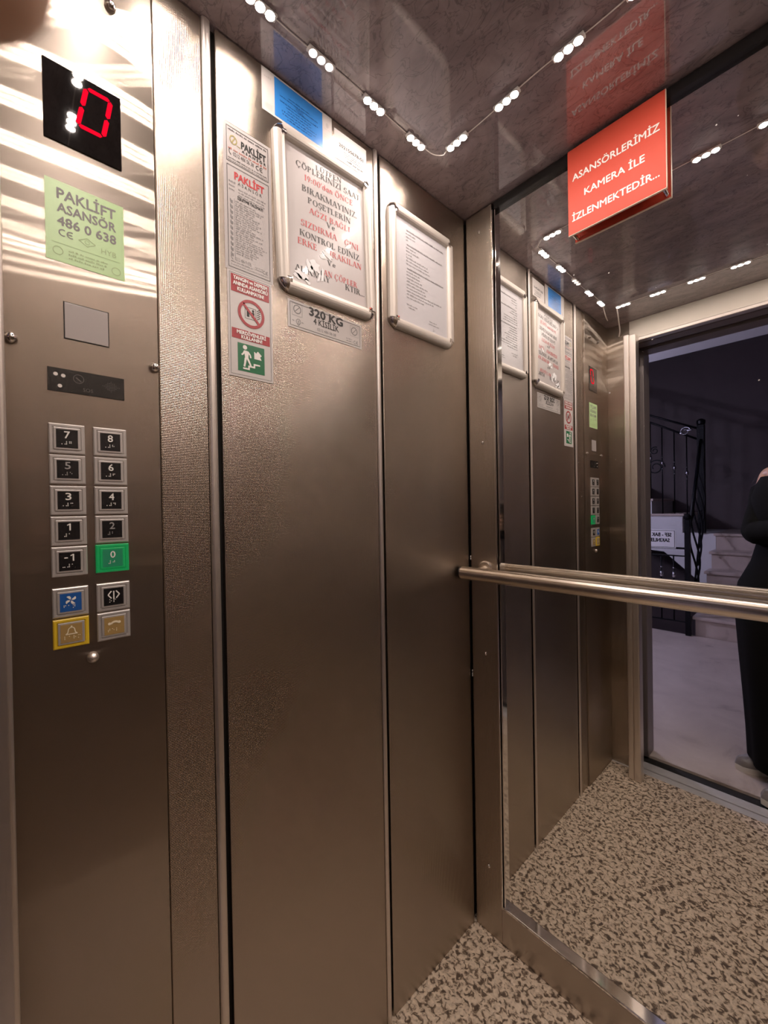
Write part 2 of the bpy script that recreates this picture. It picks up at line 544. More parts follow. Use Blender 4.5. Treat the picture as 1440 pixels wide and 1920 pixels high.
def serif_glyph(ch):
    P = []

    def rect(x0, y0, x1, y1):
        P.append([(x0, y0), (x1, y0), (x1, y1), (x0, y1)])

    def stem(x, y0=0.0, y1=1.0, w=0.16, sb=True, st=True):
        rect(x, y0, x + w, y1)
        if sb:
            rect(x - 0.08, y0, x + w + 0.08, y0 + 0.05)
        if st:
            rect(x - 0.08, y1 - 0.05, x + w + 0.08, y1)

    def diag(x0, y0, x1, y1, w):
        P.append([(x0, y0), (x0 + w, y0), (x1 + w, y1), (x1, y1)])

    def arc(cx, cy, rx, ry, a0, a1, thick=0.16, thin=0.05, n=14):
        for i in range(n):
            q = []
            for t in (a0 + (a1 - a0) * i / n, a0 + (a1 - a0) * (i + 1) / n):
                t = math.radians(t)
                w = thin + (thick - thin) * abs(math.cos(t))
                q.append(((cx + rx * math.cos(t), cy + ry * math.sin(t)), (cx + (rx - w) * math.cos(t), cy + (ry - min(w, 0.06)) * math.sin(t))))
            P.append([q[0][0], q[1][0], q[1][1], q[0][1]])
    base = {'Ü': 'U', 'Ö': 'O', 'İ': 'I', 'Ğ': 'G', 'Ç': 'C', 'Ş': 'S'}.get(ch, ch)
    adv = 0.8
    if base in 'EFL':
        stem(0.1)
        if base != 'F':
            rect(0.1, 0, 0.62, 0.06); rect(0.56, 0, 0.62, 0.24)
        if base != 'L':
            rect(0.1, 0.94, 0.6, 1.0); rect(0.54, 0.78, 0.6, 1.0)
            rect(0.2, 0.48, 0.48, 0.54); rect(0.43, 0.4, 0.48, 0.62)
        adv = 0.72
    elif base in 'PRB':
        stem(0.1)
        arc(0.3, 0.74, 0.33, 0.26, -90, 90); rect(0.2, 0.94, 0.32, 1.0); rect(0.2, 0.48, 0.32, 0.54)
        if base == 'R':
            diag(0.62, 0, 0.34, 0.5, 0.17); rect(0.56, 0, 0.86, 0.05); adv = 0.86
        if base == 'B':
            arc(0.32, 0.27, 0.38, 0.27, -90, 90); rect(0.2, 0, 0.34, 0.06)
    elif base == 'D':
        stem(0.1); arc(0.3, 0.5, 0.48, 0.5, -90, 90); rect(0.2, 0.94, 0.32, 1.0); rect(0.2, 0, 0.32, 0.06); adv = 0.86
    elif base in 'OCG0':
        rx = 0.28 if base == '0' else 0.4
        a0, a1 = (0, 360) if base in 'O0' else (42, 318)
        arc(rx + 0.05, 0.5, rx, 0.52, a0, a1, n=24)
        if base == 'C':
            rect(0.7, 0.7, 0.75, 0.98)
        if base == 'G':
            rect(0.56, 0.05, 0.72, 0.42); rect(0.48, 0.38, 0.8, 0.43); rect(0.7, 0.7, 0.75, 0.98)
        adv = 2 * rx + 0.12
    elif base == 'I' or base == '1':
        stem(0.12, st=base == 'I'); adv = 0.42
        if base == '1':
            diag(0.02, 0.8, 0.14, 0.98, 0.07); adv = 0.45
    elif base == 'T':
        stem(0.3, st=False); rect(0.04, 0.94, 0.72, 1.0); rect(0.04, 0.75, 0.09, 1.0); rect(0.67, 0.75, 0.72, 1.0); adv = 0.76
    elif base == 'N':
        stem(0.1, w=0.06); stem(0.72, w=0.06, sb=False); diag(0.64, 0, 0.08, 1, 0.18); adv = 0.92
    elif base == 'M':
        stem(0.1, w=0.06); stem(0.86, w=0.16); diag(0.46, 0, 0.08, 1, 0.16); diag(0.5, 0, 0.86, 1, 0.06); adv = 1.14
    elif base in 'AV':
        f = (lambda y: y) if base == 'A' else (lambda y: 1 - y)
        l, r = (0.07, 0.17) if base == 'A' else (0.17, 0.07)
        diag(0.08, f(0), 0.36, f(1), l); diag(0.66, f(0), 0.36, f(1), r)
        rect(0.0, min(f(0), f(0.05)), 0.26, max(f(0), f(0.05))); rect(0.58, min(f(0), f(0.05)), 0.9, max(f(0), f(0.05)))
        if base == 'A':
            rect(0.2, 0.3, 0.62, 0.36)
        adv = 0.88
    elif base == 'Y':
        stem(0.34, 0, 0.5, st=False); diag(0.34, 0.45, 0.06, 1, 0.17); diag(0.42, 0.45, 0.72, 1, 0.06)
        rect(0, 0.95, 0.32, 1); rect(0.62, 0.95, 0.88, 1); adv = 0.86
    elif base == 'K':
        stem(0.1); diag(0.2, 0.42, 0.66, 1, 0.07); diag(0.64, 0, 0.34, 0.62, 0.18)
        rect(0.56, 0.95, 0.84, 1); rect(0.56, 0, 0.9, 0.05); adv = 0.9
    elif base == 'Z':
        rect(0.08, 0.94, 0.68, 1); rect(0.06, 0, 0.7, 0.06); diag(0.06, 0.02, 0.5, 0.98, 0.18)
        rect(0.08, 0.76, 0.13, 1); rect(0.65, 0, 0.7, 0.24); adv = 0.76
    elif base == 'U':
        stem(0.1, 0.3, 1, sb=False); stem(0.68, 0.3, 1, w=0.06, sb=False); arc(0.42, 0.32, 0.32, 0.34, 180, 360); adv = 0.88
    elif base == 'S':
        arc(0.33, 0.74, 0.25, 0.26, 30, 250); arc(0.33, 0.26, 0.28, 0.28, -150, 90)
        diag(0.2, 0.56, 0.1, 0.68, 0.12); rect(0.52, 0.7, 0.57, 0.98); rect(0.06, 0.02, 0.11, 0.3); adv = 0.66
    elif base == '9':
        arc(0.3, 0.68, 0.26, 0.33, 0, 360, n=20); diag(0.16, 0.0, 0.42, 0.6, 0.13); adv = 0.62
    elif base in 'dae':
        arc(0.27, 0.33, 0.24, 0.34, 0, 360 if base != 'e' else 320, n=18)
        if base == 'e':
            rect(0.1, 0.32, 0.5, 0.38); adv = 0.58
        elif base == 'd':
            rect(0.4, 0, 0.54, 1); adv = 0.64
        else:
            rect(0.4, 0, 0.54, 0.62); adv = 0.62
    elif base == 'n':
        rect(0.08, 0, 0.22, 0.66); arc(0.34, 0.42, 0.22, 0.25, 0, 180); rect(0.42, 0, 0.56, 0.44); adv = 0.64
    elif base == ':':
        rect(0.08, 0.05, 0.22, 0.19); rect(0.08, 0.48, 0.22, 0.62); adv = 0.34
    elif base == '.':
        rect(0.05, 0, 0.19, 0.14); adv = 0.28
    elif base == "'":
        diag(0.05, 0.68, 0.09, 1.02, 0.09); adv = 0.24
    else:
        adv = 0.4
    if ch in 'ÜÖ':
        c = adv / 2 - 0.02
        rect(c - 0.19, 1.1, c - 0.05, 1.24); rect(c + 0.05, 1.1, c + 0.19, 1.24)
    if ch == 'İ':
        rect(0.13, 1.1, 0.27, 1.25)
    if ch == 'Ğ':
        arc(0.44, 1.28, 0.18, 0.17, 200, 340, 0.06, 0.05, 6)
    if ch in 'ÇŞ':
        c = adv / 2
        rect(c - 0.03, -0.12, c + 0.03, 0.02); rect(c - 0.1, -0.25, c + 0.08, -0.18); rect(c + 0.03, -0.22, c + 0.1, -0.1)
    return P, adv


def serif(mb, txt, T, u0, u1, v0, h, mi=0, rot=0.0, skip=()):
    tot = sum(serif_glyph(c)[1] for c in txt)
    s = (u1 - u0) / tot
    x = 0.0
    for i, c in enumerate(txt):
        P, a = serif_glyph(c)
        if i not in skip:
            for q in P:
                mb.poly([T(u0 + (x + p[0]) * s, v0 + p[1] * h + rot * (x + p[0]) * s) for p in q], mi)
        x += a


def fine_print(mb, T, u0, u1, v, h, mi=0, rot=0.0, rnd=random):
    """a line of print too small to read: word-length strokes with ragged tops"""
    u = u0
    while u < u1 - h:
        w = min(rnd.uniform(1.2, 4.5) * h, u1 - u)
        n = max(1, int(w / (0.75 * h)))
        for k in range(n):
            a = u + w * k / n
            hh = h * rnd.choice((0.55, 0.6, 0.9))
            q = [(a, v), (a + w / n * 0.72, v), (a + w / n * 0.72, v + hh), (a, v + hh)]
            mb.poly([T(p[0], p[1] + rot * (p[0] - u0)) for p in q], mi)
        u += w + 0.6 * h


def rect_outline(mb, T, u0, u1, v0, v1, w, mi=0):
    for a, b, c, d in ((u0, u1, v0, v0 + w), (u0, u1, v1 - w, v1), (u0, u0 + w, v0, v1), (u1 - w, u1, v0, v1)):
        mb.poly([T(a, c), T(b, c), T(b, d), T(a, d)], mi)


def fill(mb, T, u0, u1, v0, v1, mi=0):
    mb.poly([T(u0, v0), T(u1, v0), T(u1, v1), T(u0, v1)], mi)


def ring(mb, T, cu, cv, r, w, mi=0, n=32, sx=1.0, a0=0, a1=360):
    for i in range(n):
        a, b = [math.radians(a0 + (a1 - a0) * (i + k) / n) for k in (0, 1)]
        mb.poly([T(cu + sx * r * math.cos(a), cv + r * math.sin(a)), T(cu + sx * r * math.cos(b), cv + r * math.sin(b)),
                 T(cu + sx * (r - w) * math.cos(b), cv + (r - w) * math.sin(b)), T(cu + sx * (r - w) * math.cos(a), cv + (r - w) * math.sin(a))], mi)


def disc(mb, T, cu, cv, r, mi=0, n=20, sy=1.0):
    mb.poly([T(cu + r * math.cos(2 * PI * i / n), cv + sy * r * math.sin(2 * PI * i / n)) for i in range(n)], mi)


def bar(mb, T, p, q, w, mi=0):
    p, q = Vector(p), Vector(q)
    d = (q - p).normalized()
    n = Vector((-d.y, d.x)) * w / 2
    mb.poly([T(*(p + n)), T(*(p - n)), T(*(q - n)), T(*(q + n))], mi)


def ce_mark(mb, T, u, v, h, mi=0):
    ring(mb, T, u + h * 0.5, v + h * 0.5, h * 0.5, h * 0.14, mi, 18, 1.0, 60, 300)
    ring(mb, T, u + h * 1.4, v + h * 0.5, h * 0.5, h * 0.14, mi, 18, 1.0, 60, 300)
    bar(mb, T, (u + h * 0.95, v + h * 0.5), (u + h * 1.55, v + h * 0.5), h * 0.13, mi)


# ------------------------------------------------------------------ car shell
floor = struct(MB().box((-0.03, -0.095, -0.04), (W + 0.03, 1.06, 0.0)).build('floor', M['granite']), 'beige granite car floor with dark speckles')
ceil = struct(MB().box((-0.03, -0.25, H), (W + 0.03, 1.1, H + 0.03)).build('ceiling', M['ceiling']), 'dark glossy marbled car ceiling')

# left wall: dark backing, pan panels with shadow gaps and half-round edge strips
wl = struct(MB().box((-0.05, -0.13, -0.04), (-0.012, 1.06, H + 0.03)).build('wall_left', M['dark_gap']), 'left stainless car wall of vertical dimpled panels')


def pan(y0, y1, parent, name='panel', x0=-0.0115, x1=0.0, mat='dimple_y', z0=0.0, z1=H - 0.002):
    return MB().box((x0, y0, z0), (x1, y1, z1)).build(name, M[mat], parent, bevel=0.0018, seg=2)


def half_round(y0, y1, parent, x=0.0, side=1, z1=H - 0.002, h=0.005):
    pts = []
    n = 8
    for i in range(n + 1):
        a = PI * i / n
        pts.append((x + side * h * math.sin(a), (y0 + y1) / 2 - (y1 - y0) / 2 * math.cos(a), 0.001))
    return MB().prism(pts, (0, 0, z1)).build('edge_strip', M['satin_light'], parent, smooth=False)


pan(0.1795, 0.2575, wl)
half_round(0.2575, 0.273, wl)
pan(0.2815, 0.6585, wl)
half_round(0.6585, 0.671, wl)
pan(0.6800, 1.0235, wl)

# right wall, mirror image of the left one
wr = struct(MB().box((W + 0.012, -0.13, -0.04), (W + 0.05, 1.06, H + 0.03)).build('wall_right', M['dark_gap']), 'right stainless car wall of vertical dimpled panels')
for a, b in ((-0.10, 0.2575), (0.2815, 0.6585), (0.68, 1.0235)):
    pan(a, b, wr, x0=W, x1=W + 0.0115)
for a, b in ((0.2575, 0.273), (0.6585, 0.671)):
    half_round(a, b, wr, x=W, side=-1)

# back wall: corner panel, kick plate, dark top recess
wb = struct(MB().box((-0.03, YM + 0.008, -0.04), (W + 0.03, YM + 0.05, H + 0.03)).build('wall_back', M['dark_gap']), 'back car wall behind the mirror')
MB().box((0.004, YB, 0.0), (0.0935, YM + 0.006, H - 0.002)).build('corner_panel', M['dimple_x'], wb, bevel=0.0018)
MB().box((W - 0.0935, YB, 0.0), (W - 0.004, YM + 0.006, H - 0.002)).build('corner_panel', M['dimple_x'], wb, bevel=0.0018)
MB().box((0.0935, YB, 0.0), (W - 0.0935, YM + 0.006, 0.104)).build('kick_panel', M['satin'], wb, bevel=0.0015)
MB().box((0.1, YB + 0.002, 2.1275), (W - 0.1, YM + 0.006, H - 0.001)).build('top_recess', M['black'], wb)
for z in (2.086, 1.466, 0.839, 0.203):
    o = MB().lathe((0.0515, YB, z), (0, -1, 0), [(0, 0.0052), (0.0015, 0.0052), (0.0032, 0.0035), (0.0038, 0.0008)], 14).build('screw', M['chrome'], wb, smooth=True)

# front return panels, header
wf = struct(MB().box((-0.03, YF - 0.03, 0.0), (0.104, YF, H)).build('wall_front', M['brushed']), 'narrow stainless return beside the car door')
MB().box((0.95, YF - 0.03, 0.0), (W + 0.03, YF, H)).build('return_panel', M['satin'], wf)
MB().box((0.105, YF - 0.03, 2.062), (0.949, YF, H - 0.001)).build('header_panel', M['header'], wf)
MB().box((0.105, YF - 0.022, 2.044), (0.949, YF + 0.012, 2.061)).build('header_lip', M['satin_light'], wf, bevel=0.003)
MB().box((0.105, -0.255, 2.06), (0.949, YF - 0.031, H - 0.001)).build('door_gear_cover', M['black'], wf)
MB().box((0.105, -0.20, 2.043), (0.949, YF - 0.031, 2.0595)).build('door_track', M['jamb'], wf)


def post(x0, x1, name, lab):
    t = MB()
    m = (x0 + x1) / 2 - 0.002
    t.box((x0, -0.055, 0.0005), (m - 0.001, -0.007, 2.056))
    t.box((m + 0.001, -0.055, 0.0005), (x1, -0.005, 2.05))
    t.box((x0 + 0.002, -0.05, 0.001), (x1 - 0.002, -0.012, 2.045))
    return struct(t.build(name, M['satin_light'], bevel=0.004, seg=3), lab)


post(0.107, 0.158, 'trim_1', 'pale metal door post at the left of the car doorway')
post(0.90, 0.949, 'trim_2', 'pale metal door post at the right of the car doorway')

# door sill with a running groove, black strip for the gap's shade, landing frame
sill = MB()
sill.box((0.0, -0.135, -0.05), (W, -0.0955, 0.0015))
sill.box((0.0, -0.2, -0.05), (W, -0.143, 0.0015))
sill.box((0.0, -0.2, -0.05), (W, -0.0955, -0.012))
struct(sill.build('trim_3', M['sill'], bevel=0.001), 'grooved aluminium door sill of the car')
struct(MB().box((-0.2, -0.275, -0.09), (W + 0.2, -0.201, -0.012)).build('trim_4', M['dark_gap']), 'black filler standing for the shade between the car and the landing')  # solid black strip laid in the gap as its shade
d1 = struct(MB().box((-1.85, -0.36, 0.0), (-0.02, -0.262, 2.7)).build('wall_landing_front', M['landing_white']), 'landing wall beside the lift doorway')
MB().box((1.02, -0.36, 0.0), (2.2, -0.262, 2.7)).build('wall_section', M['landing_white'], d1)
MB().box((-0.02, -0.36, 2.12), (1.02, -0.262, 2.7)).build('lintel', M['landing_white'], d1)
d2 = struct(MB().box((-0.02, -0.345, 0.0005), (0.124, -0.25, 2.045)).build('door_1', M['jamb'], bevel=0.003), 'dark landing door frame around the lift opening')
MB().box((0.9, -0.345, 0.0005), (1.02, -0.25, 2.045)).build('right_jamb', M['jamb'], d2, bevel=0.003)
MB().box((-0.02, -0.345, 2.0455), (1.02, -0.256, 2.119)).build('head', M['jamb'], d2)

# ------------------------------------------------------------------ landing and stairs
struct(MB().box((-1.85, -2.745, -0.12), (2.2, -0.276, 0.0)).build('floor_landing', M['landing_floor']), 'worn beige marble landing floor outside the lift')
struct(MB().box((-1.85, -2.65, 2.7), (2.2, -0.262, 2.85)).build('ceiling_landing', M['landing_white']), 'white landing ceiling outside the lift')
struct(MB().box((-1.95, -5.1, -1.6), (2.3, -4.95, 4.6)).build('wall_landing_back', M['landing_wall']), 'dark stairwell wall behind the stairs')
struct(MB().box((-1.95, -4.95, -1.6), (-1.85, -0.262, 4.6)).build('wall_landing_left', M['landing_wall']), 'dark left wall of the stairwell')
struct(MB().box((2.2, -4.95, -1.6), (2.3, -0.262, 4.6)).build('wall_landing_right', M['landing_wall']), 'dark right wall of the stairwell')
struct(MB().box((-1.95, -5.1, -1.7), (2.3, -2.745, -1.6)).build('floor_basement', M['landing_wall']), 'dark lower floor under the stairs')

RS, GO = 0.186, 0.28
stA = thing('staircase', 'turning marble staircase with iron railing beyond the landing', 'stairs', (0.4, -2.75, 0.0))
for n in range(1, 6):
    y0 = -2.75 - GO * (n - 1)
    y1 = y0 - GO - 0.02 if n < 5 else -4.94
    st = MB().box((-0.13, y0 - 0.012, max(-0.1, RS * (n - 2))), (0.95, y1, RS * n - 0.03)).build('step', M['stair_marble'], stA)
    MB().box((-0.15, y0 + 0.012, RS * n - 0.03), (0.97, y1 + 0.02 if n < 5 else y1, RS * n)).build('tread', M['stair_marble'], st, bevel=0.006)
stB = stA
prof = [(-0.135, 0.925), (-0.45, 0.925), (-0.45, 1.127), (-0.768, 1.127), (-0.768, 1.318), (-1.086, 1.318), (-1.086, 1.51), (-1.404, 1.51), (-1.404, 1.70), (-1.84, 1.70),
        (-1.84, 1.32), (-1.1, 0.86), (-0.815, 0.70), (-0.642, 0.684), (-0.135, 0.2)]
MB().prism([(x, -3.9, z) for x, z in prof], (0, -1.03, 0)).build('flank', M['landing_white'], stB)
for x, z in ((-0.45, 1.157), (-0.768, 1.348), (-1.086, 1.54), (-1.404, 1.73)):
    MB().box((x + 0.02, -3.88, z - 0.03), (x - 0.33, -4.93, z)).build('tread', M['stair_marble'], stB, bevel=0.006)


def spindle(mb, x, y, z0, z1, zk=None, r=0.0065):
    mb.tube([(x, y, z0), (x, y, z1)], r, 8)
    if zk:
        mb.lathe((x, y, zk - 0.03), (0, 0, 1), [(0, 0.007), (0.01, 0.015), (0.03, 0.019), (0.05, 0.015), (0.06, 0.007)], 10, 1)
        for dz in (-0.075, 0.065):
            mb.lathe((x, y, zk + dz), (0, 0, 1), [(0, 0.007), (0.006, 0.013), (0.012, 0.007)], 10, 1)


def scroll(cx, y, cz, r, turns=1.6, start=0.0, n=40, d=1):
    return [(cx + d * r * (1 - 0.7 * i / n) * math.cos(start + turns * 2 * PI * i / n), y, cz + r * (1 - 0.7 * i / n) * math.sin(start + turns * 2 * PI * i / n)) for i in range(n + 1)]


IR = [M['iron'], M['iron_bright']]
g = thing('guard_railing', 'low black iron guard rail at the edge of the landing', 'railing', (-0.6, -2.72, 0.0))
MB().box((-1.84, -2.732, 0.832), (-0.175, -2.708, 0.85)).build('top_rail', IR, g, bevel=0.003)
MB().box((-1.84, -2.73, 0.76), (-0.175, -2.71, 0.772)).build('middle_rail', IR, g)
MB().box((-1.84, -2.73, 0.118), (-0.175, -2.71, 0.13)).build('bottom_rail', IR, g)
for k in range(15):
    b = MB()
    spindle(b, -0.291 - 0.104 * k, -2.72, 0.13, 0.76, 0.575)
    b.build('baluster', IR, g, smooth=True)
nw = MB().box((-0.197, -2.735, 0.0005), (-0.153, -2.691, 1.12))
nw.lathe((-0.175, -2.713, 1.12), (0, 0, 1), [(0, 0.02), (0.01, 0.03), (0.03, 0.033), (0.05, 0.022), (0.06, 0.004)], 16)
nw.build('newel_post', IR, g, bevel=0.003)

g2 = stA
nn = MB().box((-0.295, -3.93, 0.9305), (-0.225, -3.86, 2.2))
nn.lathe((-0.26, -3.897, 2.2), (0, 0, 1), [(0, 0.03), (0.01, 0.042), (0.05, 0.045), (0.07, 0.02)], 16)
nn.build('newel_post', IR, g2, bevel=0.004)
for z0, z1 in ((2.149, 2.343), (2.018, 2.243)):
    s_ = (z1 - z0) / 0.39
    MB().tube([(-0.26, -3.9, z0), (-0.65, -3.9, z1), (-1.84, -3.9, z1 + s_ * 1.19)], 0.012, 8).build('handrail', IR, g2, smooth=True)
for k in range(12):
    x = -0.40 - 0.125 * k
    zt = 1.157 if x > -0.768 else 1.348 if x > -1.086 else 1.54 if x > -1.404 else 1.73
    if x > -0.45:
        zt = 0.93
    b = MB()
    zr = 2.018 + (-0.268 - x) * 0.577
    spindle(b, x, -3.9, zt, zr, zr - 0.45)
    b.build('baluster', IR, g2, smooth=True)
MB().tube(scroll(-0.72, -3.9, 1.74, 0.10), 0.007, 8).build('scroll', IR, g2, smooth=True)
MB().tube(scroll(-0.73, -3.9, 1.95, 0.05, 1.4, 1.0), 0.007, 8).build('scroll', IR, g2, smooth=True)
lf = MB()
lf.tube(scroll(-0.41, -3.885, 2.145, 0.055, 1.3, 0.3), [0.012 - 0.0002 * i for i in range(41)], 8)
lf.sphere((-0.37, -3.88, 2.155), (0.035, 0.008, 0.014), 12, 8)
lf.sphere((-0.45, -3.88, 2.13), (0.02, 0.01, 0.02), 12, 8)
lf.build('leaf_ornament', M['iron_bright'], g2, smooth=True)
# sloping rail down to the landing newel with S-shaped bars
MB().tube([(-0.26, -3.88, 2.03), (-0.2, -3.3, 1.6), (-0.158, -2.78, 1.13)], 0.016, 8).build('handrail', IR, g2, smooth=True)
MB().tube([(-0.255, -3.87, 1.2), (-0.2, -3.3, 0.72), (-0.158, -2.78, 0.24)], 0.009, 8).build('lower_rail', IR, g2, smooth=True)
for k in range(6):
    t = (k + 0.5) / 6
    x, y = -0.255 + 0.105 * t, -3.87 + 1.07 * t
    z0, z1 = 1.2 - 1.0 * t, 2.03 - 0.93 * t
    pts = [(x + 0.035 * math.sin(2 * PI * i / 16), y, z0 + (z1 - z0) * i / 16) for i in range(17)]
    MB().tube(pts, 0.009, 8).build('scroll_bar', IR, g2, smooth=True)

nb = thing('name_board', 'white board with black lettering hung on the landing guard rail', 'sign', (-0.52, -2.69, 0.84))
MB().box((-0.80, -2.704, 0.838), (-0.266, -2.694, 1.022)).build('board', M['landing_white'], nb, bevel=0.002)
mb = MB()
TL = lambda u, v: (-0.266 - u, -2.6935, v)
rect_outline(mb, TL, 0.008, 0.526, 0.846, 1.014, 0.004)
mb.build('border_line', M['ink'], nb)
for ln in (('SEF - BAK', 0.035, 0.200, 0.955), ('SAKINLER', 0.05, 0.222, 0.90)):
    mb = MB()
    text(mb, ln[0], TL, ln[1], ln[2], ln[3], 0.034, bold=0.002)
    mb.build('lettering', M['ink'], nb)

lp = thing('added_lamp', 'unseen globe lamp added on the left wall to light the landing', 'lamp', (-1.85, -1.7, 1.9))  # lamp out of view, added to light the stairs and landing
MB().lathe((-1.849, -1.7, 1.9), (1, 0, 0), [(0, 0.05), (0.015, 0.05), (0.02, 0.014), (0.07, 0.014)], 20).build('bracket', M['chrome'], lp, smooth=False)
MB().sphere((-1.69, -1.7, 1.9), 0.1, 16, 10).build('globe', M['lamp'], lp, smooth=True)

# ------------------------------------------------------------------ mirror and handrail
mi = thing('mirror', 'large frameless mirror filling the back wall above the kick plate', 'mirror', (W / 2, YM, 0.117))
MB().box((0.104, YM, 0.112), (W - 0.104, YM + 0.006, 2.1275)).build('glass', M['mirror'], mi)
fr = MB().box((0.0945, YB - 0.003, 0.105), (0.0985, YM + 0.005, 2.127)).box((0.1005, YB + 0.002, 0.112), (0.1045, YM + 0.005, 2.127))
fr.build('side_trim', M['chrome'], mi, bevel=0.0012)
fr = MB().box((W - 0.0985, YB - 0.003, 0.105), (W - 0.0945, YM + 0.005, 2.127))
fr.build('side_trim', M['chrome'], mi, bevel=0.0012)
MB().box((0.0985, YB - 0.002, 0.1045), (W - 0.0985, YM + 0.005, 0.1125)).build('bottom_trim', M['chrome'], mi, bevel=0.002)

hr = thing('handrail', 'polished tubular handrail across the back wall in front of the mirror', 'handrail', (W / 2, 0.975, 1.0825))
tube = MB()
n = 90
prof = []
for k in range(n):
    a = 2 * PI * k / n
    r = 0.019
    if any(abs(((math.degrees(a) - c + 180) % 360) - 180) < 3.1 for c in (30, 56, 124, 152)):
        r = 0.0172
    prof.append((r * math.cos(a), r * math.sin(a)))
tube.prism([(0.012, 0.975 + p, 1.0825 + q) for p, q in prof], (W - 0.024, 0, 0))
tube.build('tube', M['rail'], hr, smooth=False)
for x, s in ((0.012, -1), (W - 0.012, 1)):
    MB().lathe((x, 0.975, 1.0825), (s, 0, 0), [(0, 0.0192), (0.004, 0.0192), (0.007, 0.014), (0.0075, 0.002)], 20).build('end_cap', M['black'], hr, smooth=False)
for x in (0.055, W - 0.055):
    br = MB().tube([(x, 0.975, 1.0825), (x, 1.0, 1.088), (x, YB, 1.092)], 0.011, 14)
    br.lathe((x, YB + 0.001, 1.092), (0, -1, 0), [(0, 0.024), (0.003, 0.024), (0.005, 0.02), (0.0055, 0.006)], 20)
    br.build('bracket', M['rail'], hr, smooth=False)

# ------------------------------------------------------------------ ceiling LEDs
protos = {}


def led_module(x, y, along, label, lit=True):
    """three-chip LED module stuck under the ceiling; along = 'x' or 'y'"""
    key = (along, lit)
    base = Vector((x, y, H))
    if key not in protos:
        d = Vector((1, 0, 0)) if along == 'x' else Vector((0, 1, 0))
        s = Vector((0, 1, 0)) if along == 'x' else Vector((1, 0, 0))
        hw = 0.030 * d + 0.0065 * s
        body = MB().box(-hw + Vector((0, 0, -0.006)), hw + Vector((0, 0, -0.0003))).build('housing', M['white_plastic'], bevel=0.0015)
        chips = []
        for k in (-1, 0, 1):
            c = d * 0.0185 * k
            q = 0.0082
            chips.append(MB().lathe(c + Vector((0, 0, -0.0061)), (0, 0, -1), [(0, q), (0.0009, q), (0.0016, q * 0.8)], 14).build('chip', [M['white_plastic'], M['led' if lit else 'led_dim']]))
            for pg in chips[-1].data.polygons:
                pg.material_index = 1 if pg.normal.z < -0.5 else 0
        protos[key] = (body, chips)
        parts = [body] + chips
        fresh = True
    else:
        body, chips = protos[key]
        parts = [body.copy()] + [c.copy() for c in chips]
        for p in parts:
            C.objects.link(p)
        fresh = False
    t = thing('led_module', label, 'light', base, 'LED modules round the ceiling')
    for p in parts:
        p.parent = t
    return t


OR = ['first', 'second', 'third', 'fourth', 'fifth', 'sixth', 'seventh']
for k, y in enumerate((0.2, 0.328, 0.453, 0.588, 0.72)):
    if k == 2:
        led_module(0.086, y, 'y', 'unlit LED module with three pale dots above the blue certificate', lit=False)
    else:
        led_module(0.086, y, 'y', 'lit white LED module on the ceiling along the left wall, %s from the door end' % OR[k])
for k, x in enumerate((0.150, 0.282, 0.413, 0.541, 0.665, 0.79, 0.91)):
    led_module(x, 0.794, 'x', 'lit white LED module on the ceiling before the mirror, %s from the left' % OR[k])
for k, x in enumerate((0.144, 0.273, 0.401, 0.531, 0.66, 0.79, 0.91)):
    led_module(x, 0.108, 'x', 'lit white LED module on the ceiling by the doorway, %s from the control panel side' % OR[k])
for k, y in enumerate((0.2, 0.328, 0.453, 0.588, 0.72)):
    led_module(0.965, y, 'y', 'lit white LED module on the ceiling along the right wall, %s from the door end' % OR[k])


def smooth_path(pts, n=8):
    out = []
    P = [Vector(p) for p in pts]
    for i in range(len(P) - 1):
        p0, p1, p2, p3 = P[max(i - 1, 0)], P[i], P[i + 1], P[min(i + 2, len(P) - 1)]
        for k in range(n):
            t = k / n
            out.append(0.5 * ((2 * p1) + (-p0 + p2) * t + (2 * p0 - 5 * p1 + 4 * p2 - p3) * t * t + (-p0 + 3 * p1 - 3 * p2 + p3) * t ** 3))
    return out + [P[-1]]


zc = H - 0.0022
path = [(0.086, 0.17, zc), (0.089, 0.265, zc), (0.084, 0.39, zc), (0.088, 0.52, zc), (0.085, 0.65, zc), (0.086, 0.748, zc), (0.092, 0.775, zc - 0.004), (0.108, 0.793, zc - 0.006), (0.124, 0.796, zc),
        (0.216, 0.797, zc), (0.346, 0.792, zc), (0.477, 0.796, zc), (0.603, 0.793, zc), (0.728, 0.796, zc), (0.85, 0.793, zc), (0.94, 0.79, zc), (0.962, 0.755, zc), (0.966, 0.65, zc), (0.964, 0.52, zc), (0.966, 0.39, zc),
        (0.964, 0.265, zc), (0.966, 0.16, zc), (0.95, 0.115, zc), (0.85, 0.107, zc), (0.725, 0.109, zc), (0.595, 0.107, zc), (0.466, 0.109, zc), (0.337, 0.107, zc), (0.208, 0.109, zc), (0.12, 0.108, zc)]
tag(MB().tube(smooth_path(path, 6), 0.0011, 6).build('cable', M['cable'], smooth=True), 'thin wire linking the LED modules round the ceiling', 'cable')
tag(MB().tube(smooth_path([(0.083, 0.168, H - 0.004), (0.07, 0.11, H - 0.012), (0.056, 0.05, H - 0.011), (0.045, 0.0, H - 0.004)], 8), 0.0022, 8).build('cable', M['cable'], smooth=True),
    'loose white cable end at the ceiling corner, nearer the left wall', 'cable')
tag(MB().tube(smooth_path([(0.118, 0.106, H - 0.004), (0.105, 0.05, H - 0.018), (0.085, -0.03, H - 0.03), (0.075, -0.07, H - 0.045), (0.062, -0.098, H - 0.058)], 8), 0.0026, 8).build('cable', M['cable'], smooth=True),
    'bent white cable end hanging by the doorway header', 'cable')

